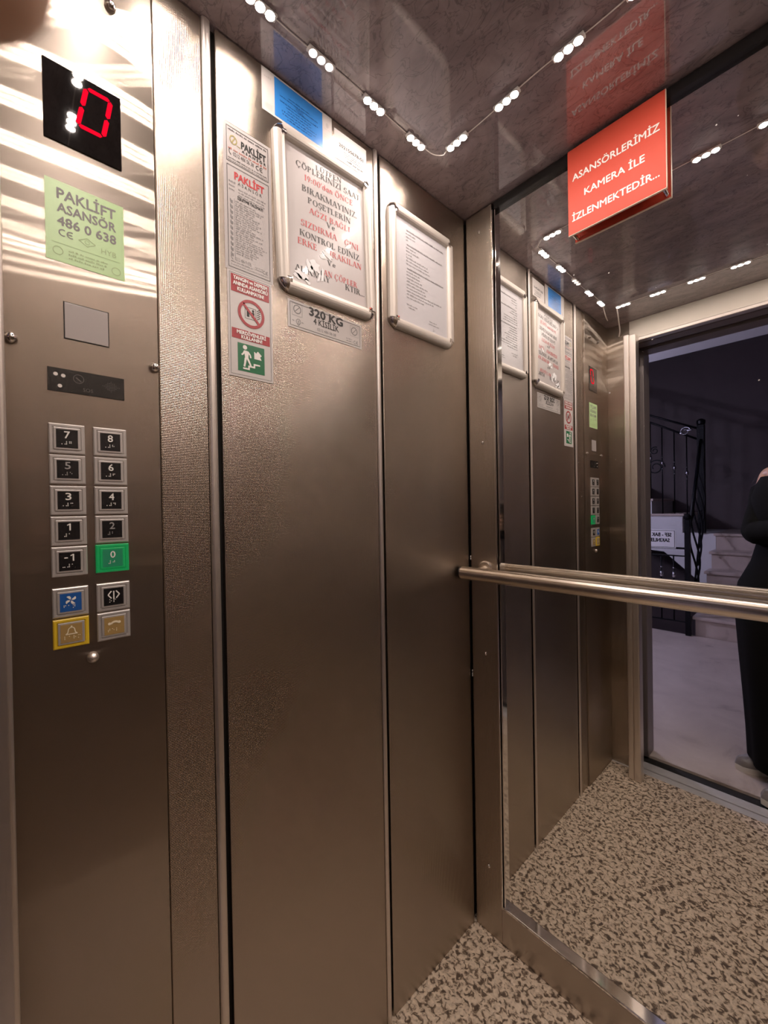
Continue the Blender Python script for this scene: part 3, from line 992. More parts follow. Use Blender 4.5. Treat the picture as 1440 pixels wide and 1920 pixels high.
# ------------------------------------------------------------------ control panel
cp = thing('control_panel', 'tall brushed steel lift control panel with buttons and red digit', 'control panel', (0, 0.04, 1.2))
MB().box((-0.0115, YF + 0.002, 0.002), (XP, 0.1775, H - 0.002)).build('faceplate', M['brushed'], cp, bevel=0.0012)


def knob(y, z, r=0.0078, mat='chrome'):
    MB().lathe((XP - 0.0005, y, z), (1, 0, 0), [(0, r), (0.004, r), (0.007, r * 0.86), (0.0095, r * 0.5), (0.0105, r * 0.08)], 18).build('screw', M[mat], cp, smooth=True)


knob(0.0, 1.511)
knob(0.171, 1.509)
knob(0.121, 2.047)
knob(0.03, 2.047)
knob(0.0815, 1.063, 0.0075, 'satin_light')

# position display with a seven-segment 0
ds = MB().box((XP + 0.0002, 0.039, 1.8035), (XP + 0.0018, 0.1315, 1.914)).build('display', M['black_gloss'], cp)
mb = MB()
T = on_left(XP + 0.0021)
q = 0.006


def seg(p0, p1, w=0.0062):
    p0, p1 = Vector(p0), Vector(p1)
    d = (p1 - p0).normalized()
    nrm = Vector((-d.y, d.x)) * w / 2
    a, b = p0 + d * w * 0.62, p1 - d * w * 0.62
    e0, e1 = p0 + d * w * 0.15, p1 - d * w * 0.15
    mb.poly([T(*e0), T(*(a - nrm)), T(*(b - nrm)), T(*e1), T(*(b + nrm)), T(*(a + nrm))])


tl, tr_, bl, br_ = (0.089, 1.901), (0.119, 1.901), (0.0775, 1.841), (0.1085, 1.841)
ml, mr_ = (0.0835, 1.871), (0.114, 1.871)
for a, b in ((tl, tr_), (bl, br_), (tl, ml), (ml, bl), (tr_, mr_), (mr_, br_)):
    seg(a, b)
mb.build('digit', M['digit'], ds)

# emergency light window and intercom strip
MB().box((XP + 0.0002, 0.0575, 1.527), (XP + 0.0012, 0.1095, 1.578)).build('light_window', M['panel_window'], cp, bevel=0.0008)
rim = MB()
rect_outline(rim, on_left(XP + 0.0003), 0.0563, 0.1107, 1.5258, 1.5792, 0.0012)
rim.build('window_rim', M['dark_gap'], cp)
ic = MB().box((XP + 0.0002, 0.037, 1.449), (XP + 0.0013, 0.1285, 1.482)).build('intercom', M['black'], cp)
mb = MB()
T = on_left(XP + 0.0016)
for du, dv in ((0.009, 0.024), (0.0175, 0.023), (0.0135, 0.008)):
    disc(mb, T, 0.037 + du, 1.449 + dv, 0.0026, 0, 12)
mb.build('indicator', flat('frosted_indicator', (0.75, 0.7, 0.66), 0.4), ic)
mb = MB()
ring(mb, T, 0.072, 1.4705, 0.0065, 0.0009, 0, 20)
bar(mb, T, (0.069, 1.472), (0.075, 1.467), 0.0018, 0)
text(mb, 'SOS', T, 0.077, 0.089, 1.4535, 0.005)
for i in range(-5, 6):
    for j in range(-3, 4):
        if abs(i) / 5.5 + abs(j) / 3.6 < 1:
            disc(mb, T, 0.1115 + i * 0.0021, 1.4665 + j * 0.0024, 0.0006, 0, 6)
mb.build('symbols', flat('faint_grey_symbols', (0.09, 0.08, 0.075), 0.5), ic)

# call buttons
bz_rows = [(1.403, 1.361), (1.359, 1.318), (1.315, 1.274), (1.2715, 1.2305), (1.2285, 1.1865), (1.170, 1.1285), (1.126, 1.0845)]


def braille(mb, T, cu, v, cells, mi):
    x = cu - 0.0052 * len(cells) / 2
    for c in cells:
        for k in range(6):
            if c & (1 << k):
                disc(mb, T, x + 0.0018 * (k // 3), v - 0.0018 * (k % 3), 0.00065, mi, 8)
        x += 0.0052


def one(m, T, cu, cv):
    bar(m, T, (cu + 0.001, cv + 0.0005), (cu + 0.001, cv + 0.0103), 0.0017)
    bar(m, T, (cu + 0.001, cv + 0.0099), (cu - 0.0022, cv + 0.0078), 0.0014)


def button(col, row, sym, bez='btn', face='btn_black', num='num', cells=(0x3c, 0x15)):
    u0, u1 = ((0.0365, 0.0775), (0.0875, 0.1295))[col]
    v1, v0 = bz_rows[row]
    cu, cv = (u0 + u1) / 2, (v0 + v1) / 2
    b = MB()
    x0, x1 = XP - 0.0002, XP + 0.0042
    wv, wu = (v1 - v0) / 2, (u1 - u0) / 2
    # bevelled square ring
    rings = [(1.0, x0), (1.0, x1 - 0.0012), (0.94, x1), (0.80, x1), (0.78, x1 - 0.0012), (0.0, x1 - 0.0012)]
    vs, fs = [], []
    for s, x in rings[:-1]:
        vs += [(x, cu - wu * s, cv - wv * s), (x, cu + wu * s, cv - wv * s), (x, cu + wu * s, cv + wv * s), (x, cu - wu * s, cv + wv * s)]
    for i in range(len(rings) - 2):
        for k in range(4):
            fs.append((i * 4 + k, i * 4 + (k + 1) % 4, i * 4 + 4 + (k + 1) % 4, i * 4 + 4 + k))
    fs.append(tuple(range((len(rings) - 2) * 4, (len(rings) - 2) * 4 + 4)))
    b.add(vs, fs)
    o = b.build('call_button', M[bez], cp)
    # inner pressel with its own raised rim, then the coloured face
    MB().box((x1 - 0.0011, cu - wu * 0.745, cv - wv * 0.745), (x1 + 0.0006, cu + wu * 0.745, cv + wv * 0.745)).build('pressel', M[bez if bez != 'btn_yellow' else 'btn'], o, bevel=0.0007)
    MB().box((x1 + 0.0003, cu - wu * 0.60, cv - wv * 0.62), (x1 + 0.0009, cu + wu * 0.60, cv + wv * 0.62)).build('face', M[face], o)
    m = MB()
    T = on_left(x1 + 0.0012)
    if sym in ('fan', 'open', 'bell', 'phone'):
        sv = cv + 0.003
        if sym == 'fan':
            for k in range(4):
                a = k * PI / 2 + 0.3
                pts = [(0.0006, 0.0002), (0.003, -0.0012), (0.0058, -0.0006), (0.0066, 0.0016), (0.0062, 0.0034), (0.0046, 0.0022), (0.0024, 0.0016)]
                m.poly([T(cu + p[0] * math.cos(a) - p[1] * math.sin(a), sv + p[0] * math.sin(a) + p[1] * math.cos(a)) for p in pts])
        elif sym == 'open':
            for s in (-1, 1):
                bar(m, T, (cu + s * 0.003, sv + 0.0055), (cu + s * 0.0072, sv), 0.0016)
                bar(m, T, (cu + s * 0.003, sv - 0.0055), (cu + s * 0.0072, sv), 0.0016)
            bar(m, T, (cu, sv - 0.0065), (cu, sv + 0.0055), 0.0016)
        elif sym == 'bell':
            ring(m, T, cu, sv + 0.0015, 0.0042, 0.0012, 0, 14, 1.0, 0, 180)
            for s in (-1, 1):
                bar(m, T, (cu + s * 0.0036, sv + 0.0017), (cu + s * 0.0045, sv - 0.0028), 0.0012)
                bar(m, T, (cu + s * 0.0044, sv - 0.0024), (cu + s * 0.0066, sv - 0.0042), 0.0012)
            bar(m, T, (cu - 0.0068, sv - 0.0042), (cu + 0.0068, sv - 0.0042), 0.0014)
            disc(m, T, cu, sv + 0.0066, 0.0011, 0, 8)
        else:
            ring(m, T, cu + 0.001, sv - 0.006, 0.0105, 0.0026, 0, 14, 0.8, 48, 140)
            ring(m, T, cu + 0.001, sv - 0.006, 0.0085, 0.0010, 0, 14, 0.8, 52, 136)
            disc(m, T, cu - 0.0062, sv + 0.0006, 0.0021, 0, 10)
            disc(m, T, cu + 0.0062, sv + 0.0016, 0.0021, 0, 10)
    else:
        w = 0.0052 * len(sym) if sym != '1' else 0.003
        if sym == '-1':
            bar(m, T, (cu - 0.0062, cv + 0.0052), (cu - 0.0022, cv + 0.0052), 0.0014)
            one(m, T, cu + 0.003, cv)
        elif sym == '1':
            one(m, T, cu, cv)
        else:
            text(m, sym, T, cu - w * 0.62, cu + w * 0.62, cv + 0.0005, 0.0098, bold=0.0002)
    braille(m, T, cu, cv - 0.0042, cells, 0)
    m.build('numeral', M[num], o)


button(0, 0, '7', num='num', cells=(0x20, 0x3c, 0x1b))
button(1, 0, '8', cells=(0x20, 0x3c, 0x13))
button(0, 1, '5', num='num_worn', cells=(0x20, 0x3c, 0x11))
button(1, 1, '6', cells=(0x20, 0x3c, 0x0b))
button(0, 2, '3', cells=(0x20, 0x3c, 0x09))
button(1, 2, '4', cells=(0x20, 0x3c, 0x19))
button(0, 3, '1', cells=(0x3c, 0x01))
button(1, 3, '2', num='num_worn', cells=(0x3c, 0x03))
button(0, 4, '-1', num='num', cells=(0x24, 0x3c, 0x01))
button(1, 4, '0', 'btn_green', 'btn_green_face', 'num', cells=(0x3c, 0x1a))
button(0, 5, 'fan', 'btn', 'btn_blue', 'num', cells=(0x0b, 0x01, 0x1d))
button(1, 5, 'open', 'btn', 'btn_black', 'num', cells=(0x15, 0x0f))
button(0, 6, 'bell', 'btn_yellow', 'btn_tan', 'num_gold', cells=(0x01, 0x07, 0x01, 0x17, 0x0d))
button(1, 6, 'phone', 'btn', 'btn_tan', 'num_gold', cells=(0x1e, 0x11, 0x07))


# ------------------------------------------------------------------ stickers and notices on the left wall
def card(name, label, u0, u1, v0, v1, mat, cat='sticker', x=0.0002, th=0.0005, rot=0.0):
    return tag(MB().prism([(x, u0, v0), (x, u1, v0 + rot * (u1 - u0)), (x, u1, v1 + rot * (u1 - u0)), (x, u0, v1)], (th, 0, 0)).build(name, M[mat]), label, cat)


gs = card('sticker', 'pale green company sticker on the control panel under the red digit', 0.0385, 0.1325, 1.634, 1.748, 'green_sticker', x=XP + 0.0002)
T = on_left(XP + 0.0009)
for ln in (('PAKLİFT', 1.7235, 0.0145), ('ASANSÖR', 1.705, 0.0125), ('486 0 638', 1.686, 0.0125)):
    mb = MB()
    text(mb, ln[0], T, 0.052, 0.122, ln[1], ln[2], bold=0.0004)
    mb.build('lettering', M['ink_soft'], gs)
mb = MB()
ce_mark(mb, T, 0.053, 1.671, 0.010)
mb.build('mark', M['ink_soft'], gs)
mb = MB()
for a, b in (((0.076, 1.674), (0.086, 1.680)), ((0.086, 1.680), (0.096, 1.674)), ((0.096, 1.674), (0.086, 1.668)), ((0.086, 1.668), (0.076, 1.674))):
    bar(mb, T, a, b, 0.0008)
ring(mb, T, 0.086, 1.674, 0.003, 0.0005, 0, 14)
text(mb, 'HYB', T, 0.103, 0.122, 1.6655, 0.0075)
bar(mb, T, (0.045, 1.660), (0.127, 1.660), 0.0005)
ring(mb, T, 0.052, 1.649, 0.006, 0.0008, 0, 16)
ring(mb, T, 0.1215, 1.645, 0.006, 0.0008, 0, 16)
for k in range(3):
    fine_print(mb, T, 0.064, 0.113 - 0.003 * k, 1.6515 - 0.005 * k, 0.0028)
mb.build('small_print', flat('olive_print', (0.36, 0.47, 0.22), 0.4), gs)

# long service sheet
sv = card('service_label', 'tall pale service sheet with company name left of the trash notice', 0.2925, 0.387, 1.722, 1.992, 'sticker_grey')
T = on_left(0.0010)
mb = MB()
rect_outline(mb, T, 0.2985, 0.381, 1.921, 1.986, 0.0009)
rect_outline(mb, T, 0.2985, 0.381, 1.727, 1.915, 0.0009)
text(mb, 'PAKLİFT', T, 0.327, 0.376, 1.957, 0.0125, bold=0.0006)
text(mb, 'A S A N S Ö R', T, 0.328, 0.376, 1.9505, 0.0042, bold=0.0003)
fine_print(mb, T, 0.302, 0.378, 1.979, 0.0034)
text(mb, '0212 486 06 38', T, 0.311, 0.351, 1.935, 0.0068)
ring(mb, T, 0.308, 1.941, 0.007, 0.0016, 0, 12, 0.7, 130, 260)
ce_mark(mb, T, 0.355, 1.9335, 0.0085)
fine_print(mb, T, 0.3015, 0.378, 1.9275, 0.0022)
fine_print(mb, T, 0.3015, 0.378, 1.9235, 0.0016)
text(mb, 'A S A N S Ö R', T, 0.319, 0.366, 1.8845, 0.0055)
text(mb, 'İŞLETME TALİMATI', T, 0.318, 0.368, 1.858, 0.0048, bold=0.0003)
mb.build('lettering', M['ink'], sv)
mb = MB()
text(mb, 'PAKLİFT', T, 0.313, 0.371, 1.893, 0.0128, bold=0.0006)
mb.build('red_lettering', M['ink_red'], sv)
mb = MB()
fine_print(mb, T, 0.302, 0.378, 1.9445, 0.0036)
mb.build('red_small_print', flat('brown_red_print', (0.42, 0.14, 0.11), 0.45), sv)
mb = MB()
ring(mb, T, 0.312, 1.964, 0.0085, 0.0022, 0, 18, 0.85)
bar(mb, T, (0.309, 1.958), (0.315, 1.97), 0.002)
bar(mb, T, (0.318, 1.957), (0.3255, 1.956), 0.0012)
mb.build('round_emblem', M['gold_ink'], sv)
mb = MB()
for k in range(3):
    fine_print(mb, T, 0.302, 0.317, 1.884 - 0.007 * k, 0.003)
    fine_print(mb, T, 0.320, 0.375, 1.876 - 0.0055 * k, 0.0024)
for k in range(24):
    v = 1.8515 - 0.0042 * k
    e = random.uniform(0.345, 0.377)
    fine_print(mb, T, 0.3135, e, v, 0.0026)
for k in range(11):
    v = 1.849 - 0.0098 * k
    fill(mb, T, 0.3045, 0.3085, v - 0.003, v + 0.002)
    fill(mb, T, 0.3035, 0.3055, v - 0.001, v + 0.004)
bar(mb, T, (0.3115, 1.745), (0.3115, 1.856), 0.0005)
text(mb, '0212 486 0 638', T, 0.311, 0.342, 1.742, 0.0062)
ring(mb, T, 0.308, 1.748, 0.0065, 0.0014, 0, 12, 0.7, 130, 260)
fine_print(mb, T, 0.3035, 0.345, 1.7375, 0.0022)
fine_print(mb, T, 0.3035, 0.378, 1.7325, 0.0018)
fine_print(mb, T, 0.350, 0.366, 1.743, 0.002)
fine_print(mb, T, 0.350, 0.366, 1.739, 0.002)
ce_mark(mb, T, 0.3655, 1.737, 0.0065)
mb.build('small_print', M['ink_soft'], sv)

# fire warning sticker
fw = card('warning_sticker', 'fire warning sticker with red bands, no-lift sign and green stair figure', 0.2955, 0.3835, 1.5265, 1.7215, 'sticker_white')
T1, T2, T3 = on_left(0.0009), on_left(0.0012), on_left(0.0015)
mb = MB()
rect_outline(mb, T1, 0.2993, 0.3797, 1.5305, 1.7180, 0.0005)
mb.build('border_line', M['ink'], fw)
mb = MB()
fill(mb, T1, 0.302, 0.3775, 1.6835, 1.7155)
fill(mb, T1, 0.302, 0.3775, 1.5975, 1.616)
ring(mb, T2, 0.3405, 1.650, 0.0265, 0.0055, 0, 40)
bar(mb, T2, (0.3245, 1.6665), (0.3565, 1.6335), 0.0048)
mb.build('red_marking', M['red_band'], fw)
mb = MB()
for s, a, b, v in (('YANGIN ve DEPREM', 0.3065, 0.3735, 1.7065), ('ANINDA ASANSÖRÜ', 0.306, 0.3745, 1.6968), ('KULLANMAYIN!', 0.314, 0.366, 1.687)):
    text(mb, s, T3, a, b, v, 0.0066, bold=0.0004)
text(mb, 'MERDİVENLERİ', T3, 0.3115, 0.369, 1.6073, 0.0062, bold=0.0004)
text(mb, 'KULLANIN!', T3, 0.32, 0.361, 1.5993, 0.0062, bold=0.0004)
mb.build('lettering', M['white_ink'], fw)
mb = MB()
rect_outline(mb, T1, 0.328, 0.350, 1.640, 1.662, 0.0007)
for uu in (0.334, 0.344):
    disc(mb, T1, uu, 1.657, 0.0024, 0, 10)
    fill(mb, T1, uu - 0.0025, uu + 0.0025, 1.644, 1.654)
for k in range(5):
    bar(mb, T1, (0.352, 1.643 + 0.004 * k), (0.3585, 1.648 + 0.004 * k), 0.0012)
mb.build('lift_pictogram', M['ink'], fw)
mb = MB()
fill(mb, T1, 0.3125, 0.3655, 1.5385, 1.5905)
mb.build('green_field', M['green_vinyl'], fw)
mb = MB()
disc(mb, T2, 0.3265, 1.5838, 0.0042, 0, 16)
mb.poly([T2(*p) for p in ((0.3245, 1.578), (0.331, 1.578), (0.3335, 1.5725), (0.3325, 1.563), (0.3265, 1.563), (0.3255, 1.571))])
for a, b, w in (((0.3255, 1.577), (0.3225, 1.5705), 0.003), ((0.3225, 1.5705), (0.3195, 1.569), 0.0028), ((0.3315, 1.577), (0.3365, 1.571), 0.003), ((0.3365, 1.571), (0.3375, 1.566), 0.0028),
                ((0.3275, 1.564), (0.3262, 1.5555), 0.0042), ((0.3262, 1.5555), (0.3245, 1.5475), 0.0036), ((0.331, 1.564), (0.3345, 1.557), 0.004), ((0.3345, 1.557), (0.3375, 1.5505), 0.0034),
                ((0.322, 1.544), (0.334, 1.544), 0.003), ((0.3335, 1.5425), (0.3335, 1.5505), 0.003), ((0.332, 1.5495), (0.3445, 1.5495), 0.003), ((0.3445, 1.548), (0.3445, 1.556), 0.003), ((0.343, 1.555), (0.356, 1.555), 0.003)):
    bar(mb, T2, a, b, w)
mb.poly([T2(*p) for p in ((0.3445, 1.566), (0.3445, 1.580), (0.3485, 1.5775), (0.352, 1.582), (0.360, 1.575), (0.3565, 1.5715), (0.3595, 1.566))])
mb.build('stair_figure', M['white_ink'], fw)

# capacity plate under the trash notice
kp = card('capacity_plate', 'white 320 KG capacity plate just under the trash notice frame', 0.4185, 0.6125, 1.6515, 1.7085, 'sticker_white')
T = on_left(0.0010)
mb = MB()
rect_outline(mb, T, 0.4235, 0.6075, 1.656, 1.704, 0.0008)
text(mb, '320 KG', T, 0.470, 0.557, 1.6895, 0.0165, bold=0.0011)
text(mb, '4 KİSİLİK', T, 0.480, 0.546, 1.6735, 0.0125, bold=0.0003)
mb.build('lettering', M['ink'], kp)
mb = MB()
text(mb, '0212 486 06 38', T, 0.489, 0.538, 1.6615, 0.006)
ring(mb, T, 0.4405, 1.6915, 0.0092, 0.0017, 0, 24)
bar(mb, T, (0.4355, 1.6865), (0.4455, 1.6965), 0.0014)
ring(mb, T, 0.5905, 1.688, 0.0092, 0.0017, 0, 24)
bar(mb, T, (0.5855, 1.683), (0.5955, 1.693), 0.0014)
rect_outline(mb, T, 0.4285, 0.4525, 1.678, 1.7025, 0.0004)
rect_outline(mb, T, 0.5785, 0.6025, 1.6755, 1.6995, 0.0004)
ring(mb, T, 0.443, 1.667, 0.0055, 0.0009, 0, 16)
bar(mb, T, (0.4395, 1.663), (0.443, 1.6585), 0.0009)
bar(mb, T, (0.4465, 1.663), (0.443, 1.6585), 0.0009)
text(mb, '4', T, 0.4415, 0.4445, 1.664, 0.0055)
fine_print(mb, T, 0.4285, 0.436, 1.666, 0.0028)
fine_print(mb, T, 0.451, 0.458, 1.666, 0.0024)
ce_mark(mb, T, 0.588, 1.659, 0.0078)
fine_print(mb, T, 0.567, 0.585, 1.666, 0.0022)
fine_print(mb, T, 0.567, 0.585, 1.661, 0.0022)
mb.build('small_print', M['ink_soft'], kp)

# blue inspection certificate tucked under the ceiling
bc = card('certificate', 'white certificate with a bright blue middle under the ceiling', 0.371, 0.537, 2.0615, 2.1455, 'sticker_white', cat='certificate')
T1, T2 = on_left(0.0009), on_left(0.0012)
mb = MB()
fill(mb, T1, 0.398, 0.512, 2.0655, 2.142)
mb.build('blue_field', M['blue_vinyl'], bc)
mb = MB()
text(mb, 'YEŞİL', T2, 0.445, 0.465, 2.104, 0.006)
for k in range(8):
    a = random.uniform(0.405, 0.43)
    fine_print(mb, T2, a, 0.505 - (a - 0.405), 2.117 - 0.0058 * k - (0.004 if k > 1 else 0), 0.0026)
mb.build('small_print', M['ink_blue'], bc)
mb = MB()
fine_print(mb, T1, 0.376, 0.392, 2.128, 0.005)
for i in range(6):
    fine_print(mb, T1, 0.378, 0.393, 2.068 + 0.002 * i, 0.0014)
disc(mb, T1, 0.5245, 2.122, 0.004, 0, 12, 1.4)
fine_print(mb, T1, 0.516, 0.534, 2.112, 0.003)
for k in range(4):
    fine_print(mb, T1, 0.517, 0.532, 2.1 - 0.005 * k, 0.0016)
mb.build('margin_print', M['ink_pale'], bc)

# small white registration label
rl = card('registration_label', 'small white number label above the right end of the trash notice', 0.544, 0.6365, 2.066, 2.131, 'sticker_white', cat='label', rot=0.02)
mb = MB()
text(mb, '202150678-01', T1, 0.556, 0.627, 2.097, 0.0075, rot=0.02, bold=0.0003)
for k in range(3):
    fine_print(mb, T1, 0.570, 0.622, 2.0895 - 0.0045 * k, 0.0022)
fine_print(mb, T1, 0.578, 0.625, 2.073, 0.004)
mb.build('lettering', M['ink'], rl)


# ------------------------------------------------------------------ snap frames
def snap_frame(name, label, u0, u1, v0, v1, sheet, tilt=0.0):
    t = thing(name, label, 'picture frame', (0.0, (u0 + u1) / 2, v0), 'snap frames on the left wall')
    uc, vc = (u0 + u1) / 2, (v0 + v1) / 2

    def R(x, u, v):
        du, dv = u - uc, v - vc
        return (x, uc + du * math.cos(tilt) - dv * math.sin(tilt), vc + du * math.sin(tilt) + dv * math.cos(tilt))
    w = 0.0262
    k = 0.021    # corner cap reach

    def bow(n=9):
        # rounded snap profile across the rail: (across, out)
        pts = []
        for i in range(n + 1):
            a = PI * i / n
            pts.append((w / 2 - w / 2 * math.cos(a), 0.0045 + 0.0115 * math.sin(a) ** 0.8))
        return [(0, 0.0004)] + pts + [(w, 0.0004)]
    bp_ = bow()
    for side in 'LRBT':
        m = MB()
        va, vb = v0 + k, v1 - k
        ua, ub = u0 + k, u1 - k
        if side == 'L':
            p0 = [R(x, u0 + a, va) for a, x in bp_]; p1 = [R(x, u0 + a, vb) for a, x in bp_]
        elif side == 'R':
            p0 = [R(x, u1 - a, va) for a, x in bp_]; p1 = [R(x, u1 - a, vb) for a, x in bp_]
        elif side == 'B':
            p0 = [R(x, ua, v0 + a) for a, x in bp_]; p1 = [R(x, ub, v0 + a) for a, x in bp_]
        else:
            p0 = [R(x, ua, v1 - a) for a, x in bp_]; p1 = [R(x, ub, v1 - a) for a, x in bp_]
        n_ = len(p0)
        m.add(p0 + p1, [(i, i + 1, n_ + i + 1, n_ + i) for i in range(n_ - 1)] + [tuple(range(n_)), tuple(range(n_, 2 * n_))])
        m.build('frame_rail', M['frame_alu'], t, smooth=False)
    for cu, su in ((u0, 1), (u1, -1)):
        for cv, sv_ in ((v0, 1), (v1, -1)):
            # quarter-round domed chrome corner
            m = MB()
            vs, fs = [], []
            na, nr = 8, 6
            for j in range(nr + 1):
                ph = PI / 2 * j / nr
                rr, hh = w * math.cos(ph), 0.0045 + 0.0125 * math.sin(ph)
                for i in range(na + 1):
                    a = PI / 2 * i / na
                    vs.append(R(hh, cu + su * (w - rr * math.cos(a)), cv + sv_ * (w - rr * math.sin(a))))
            for j in range(nr):
                for i in range(na):
                    q = j * (na + 1) + i
                    fs.append((q, q + 1, q + na + 2, q + na + 1))
            base0 = len(vs)
            for i in range(na + 1):
                a = PI / 2 * i / na
                vs.append(R(0.0004, cu + su * (w - w * math.cos(a)), cv + sv_ * (w - w * math.sin(a))))
            for i in range(na):
                fs.append((i, i + 1, base0 + i + 1, base0 + i))
            m.add(vs, fs)
            m.build('corner_cap', M['chrome'], t, smooth=True)
    sh = MB().prism([R(0.0004, u0 + 0.02, v0 + 0.02), R(0.0004, u1 - 0.02, v0 + 0.02), R(0.0004, u1 - 0.02, v1 - 0.02), R(0.0004, u0 + 0.02, v1 - 0.02)], (0.005, 0, 0)).build('sheet', M[sheet], t)
    return t, sh, R


F1 = (0.392, 0.6475, 1.7215, 2.0545)
t1, sh1, R1 = snap_frame('poster_frame', 'silver snap frame with torn red and black trash notice', *F1, 'paper', tilt=0.026)
T = lambda u, v: (0.0058, u, v)
for col, args, kw in (
        ('bk', ('LÜTFEN', T, 0.489, 0.558, 2.0035, 0.0105), dict(rot=0.10)),
        ('bk', ('ÇÖPLERİNİZİ SAAT', T, 0.4405, 0.610, 1.987, 0.0118), dict(rot=0.055)),
        ('rd', ("19:00'dan ÖNCE", T, 0.4605, 0.590, 1.967, 0.0118), dict(rot=0.065)),
        ('bk', ('BIRAKMAYINIZ.', T, 0.4535, 0.601, 1.9425, 0.0125), dict(rot=0.06)),
        ('bk', ('POŞETLERİN', T, 0.4675, 0.582, 1.923, 0.0120), dict(rot=0.06)),
        ('rd', ('AĞZI BAĞLI', T, 0.4705, 0.580, 1.903, 0.0118), dict(rot=0.055)),
        ('bk', ('Ve', T, 0.514, 0.538, 1.893, 0.0110), dict(rot=0.05)),
        ('rd', ('SIZDIRMADIĞINI', T, 0.4495, 0.604, 1.869, 0.0125), dict(rot=0.055, skip=(8, 9))),
        ('bk', ('KONTROL EDİNİZ', T, 0.4465, 0.606, 1.847, 0.0125), dict(rot=0.05)),
        ('rd', ('ERKEN BIRAKILAN', T, 0.4415, 0.612, 1.828, 0.0125), dict(rot=0.05, skip=(4, 6))),
        ('bk', ('Ve', T, 0.514, 0.538, 1.811, 0.0110), dict(rot=0.04)),
        ('rd', ('ATILAN ÇÖPLER', T, 0.468, 0.598, 1.783, 0.0120), dict(rot=0.05, skip=(0, 1, 2, 3))),
        ('bk', ('ALINMAYACAKTIR...', T, 0.434, 0.620, 1.770, 0.0125), dict(rot=0.03, skip=(2, 7, 8, 9))),
):
    mb = MB()
    serif(mb, *args, **kw)
    mb.build('lettering', M['ink' if col == 'bk' else 'ink_red'], sh1)


def patch(cu, cv, ru, rv, n=18, ang=0.0):
    pts = []
    for i in range(n):
        a = 2 * PI * i / n
        k = random.uniform(0.55, 1.0)
        du, dv = ru * k * math.cos(a), rv * k * math.sin(a)
        pts.append((0.0062, cu + du * math.cos(ang) - dv * math.sin(ang), cv + du * math.sin(ang) + dv * math.cos(ang)))
    tn = MB()
    for i in range(n):
        tn.add([(0.0062, cu, cv), pts[i], pts[(i + 1) % n]], [(0, 1, 2)])
    tn.build('torn_patch', M['torn'], sh1)


patch(0.483, 1.795, 0.014, 0.016, ang=0.5)
patch(0.470, 1.788, 0.008, 0.018, ang=0.3)
patch(0.501, 1.783, 0.005, 0.024, ang=-0.1)
patch(0.494, 1.778, 0.004, 0.018, ang=-0.3)
patch(0.517, 1.832, 0.016, 0.008, ang=-0.4)
patch(0.503, 1.823, 0.010, 0.006, ang=0.2)
patch(0.450, 1.764, 0.020, 0.010, ang=-0.4)
patch(0.440, 1.759, 0.012, 0.007, ang=-0.3)
patch(0.463, 1.756, 0.010, 0.005, ang=-0.6)
patch(0.574, 1.874, 0.012, 0.006, ang=0.7)

F2 = (0.6995, 0.954, 1.733, 2.0485)
t2, sh2, R2 = snap_frame('poster_frame', 'silver snap frame with typed white list nearest the corner', *F2, 'paper_cool', tilt=-0.004)
mb = MB()
T = lambda u, v: (0.0058, u, v)
rows = []
v = 2.001
rr = random.Random(3)
for kind, e in [('h', 0.915), ('r', 0.80), ('r', 0.803), ('r', 0.772), ('h', 0.909), ('r', 0.806), ('r', 0.813), ('r', 0.785), ('r', 0.847), ('r', 0.853), ('r', 0.856), ('h', 0.914), ('r', 0.82), ('r', 0.82), ('r', 0.824), ('r', 0.848), ('r', 0.835), ('r', 0.84), ('r', 0.905), ('r', 0.87), ('r', 0.83)]:
    if kind == 'h':
        v -= 0.0035
        fine_print(mb, T, 0.7665, e, v, 0.0042, rnd=rr)
        fine_print(mb, T, 0.7667, e, v + 0.0004, 0.0036, rnd=rr)
    else:
        fine_print(mb, T, 0.7585, 0.7605, v, 0.003, rnd=rr)
        fine_print(mb, T, 0.764, e, v, 0.0036, rnd=rr)
    v -= 0.0083
fine_print(mb, T, 0.764, 0.806, 1.806, 0.003, rnd=rr)
fine_print(mb, T, 0.770, 0.797, 1.799, 0.003, rnd=rr)
fine_print(mb, T, 0.852, 0.882, 1.786, 0.003, rnd=rr)
fine_print(mb, T, 0.848, 0.893, 1.779, 0.003, rnd=rr)
bar(mb, T, (0.868, 1.773), (0.866, 1.764), 0.0008)
bar(mb, T, (0.866, 1.764), (0.873, 1.768), 0.0008)
mb.build('small_print', M['ink_soft'], sh2)

# pale flecks on the glass and along the corner seam
mb = MB()
rs = random.Random(5)
for k in range(26):
    x, z, r = rs.uniform(0.3, 0.95), rs.uniform(1.2, 2.1), rs.uniform(0.0006, 0.0017)
    mb.poly([(x + r * rs.uniform(0.6, 1.3) * math.cos(t), YM - 0.0003, z + r * rs.uniform(0.6, 1.3) * math.sin(t)) for t in [2 * PI * i / 8 for i in range(8)]])
mb.build('dirt_flecks', flat('pale_dirt', (0.5, 0.47, 0.45), 0.8), mi)['kind'] = 'stuff'
mb = MB()
for z in (1.115, 1.122, 0.772, 0.763, 0.757):
    mb.lathe((0.0035, YB - 0.0005, z), (0, 0, 1), [(0, 0.0004), (0.003, 0.0011), (0.006, 0.0005)], 8)
mb.build('sealant_flecks', M['white_plastic'], wb)['kind'] = 'stuff'

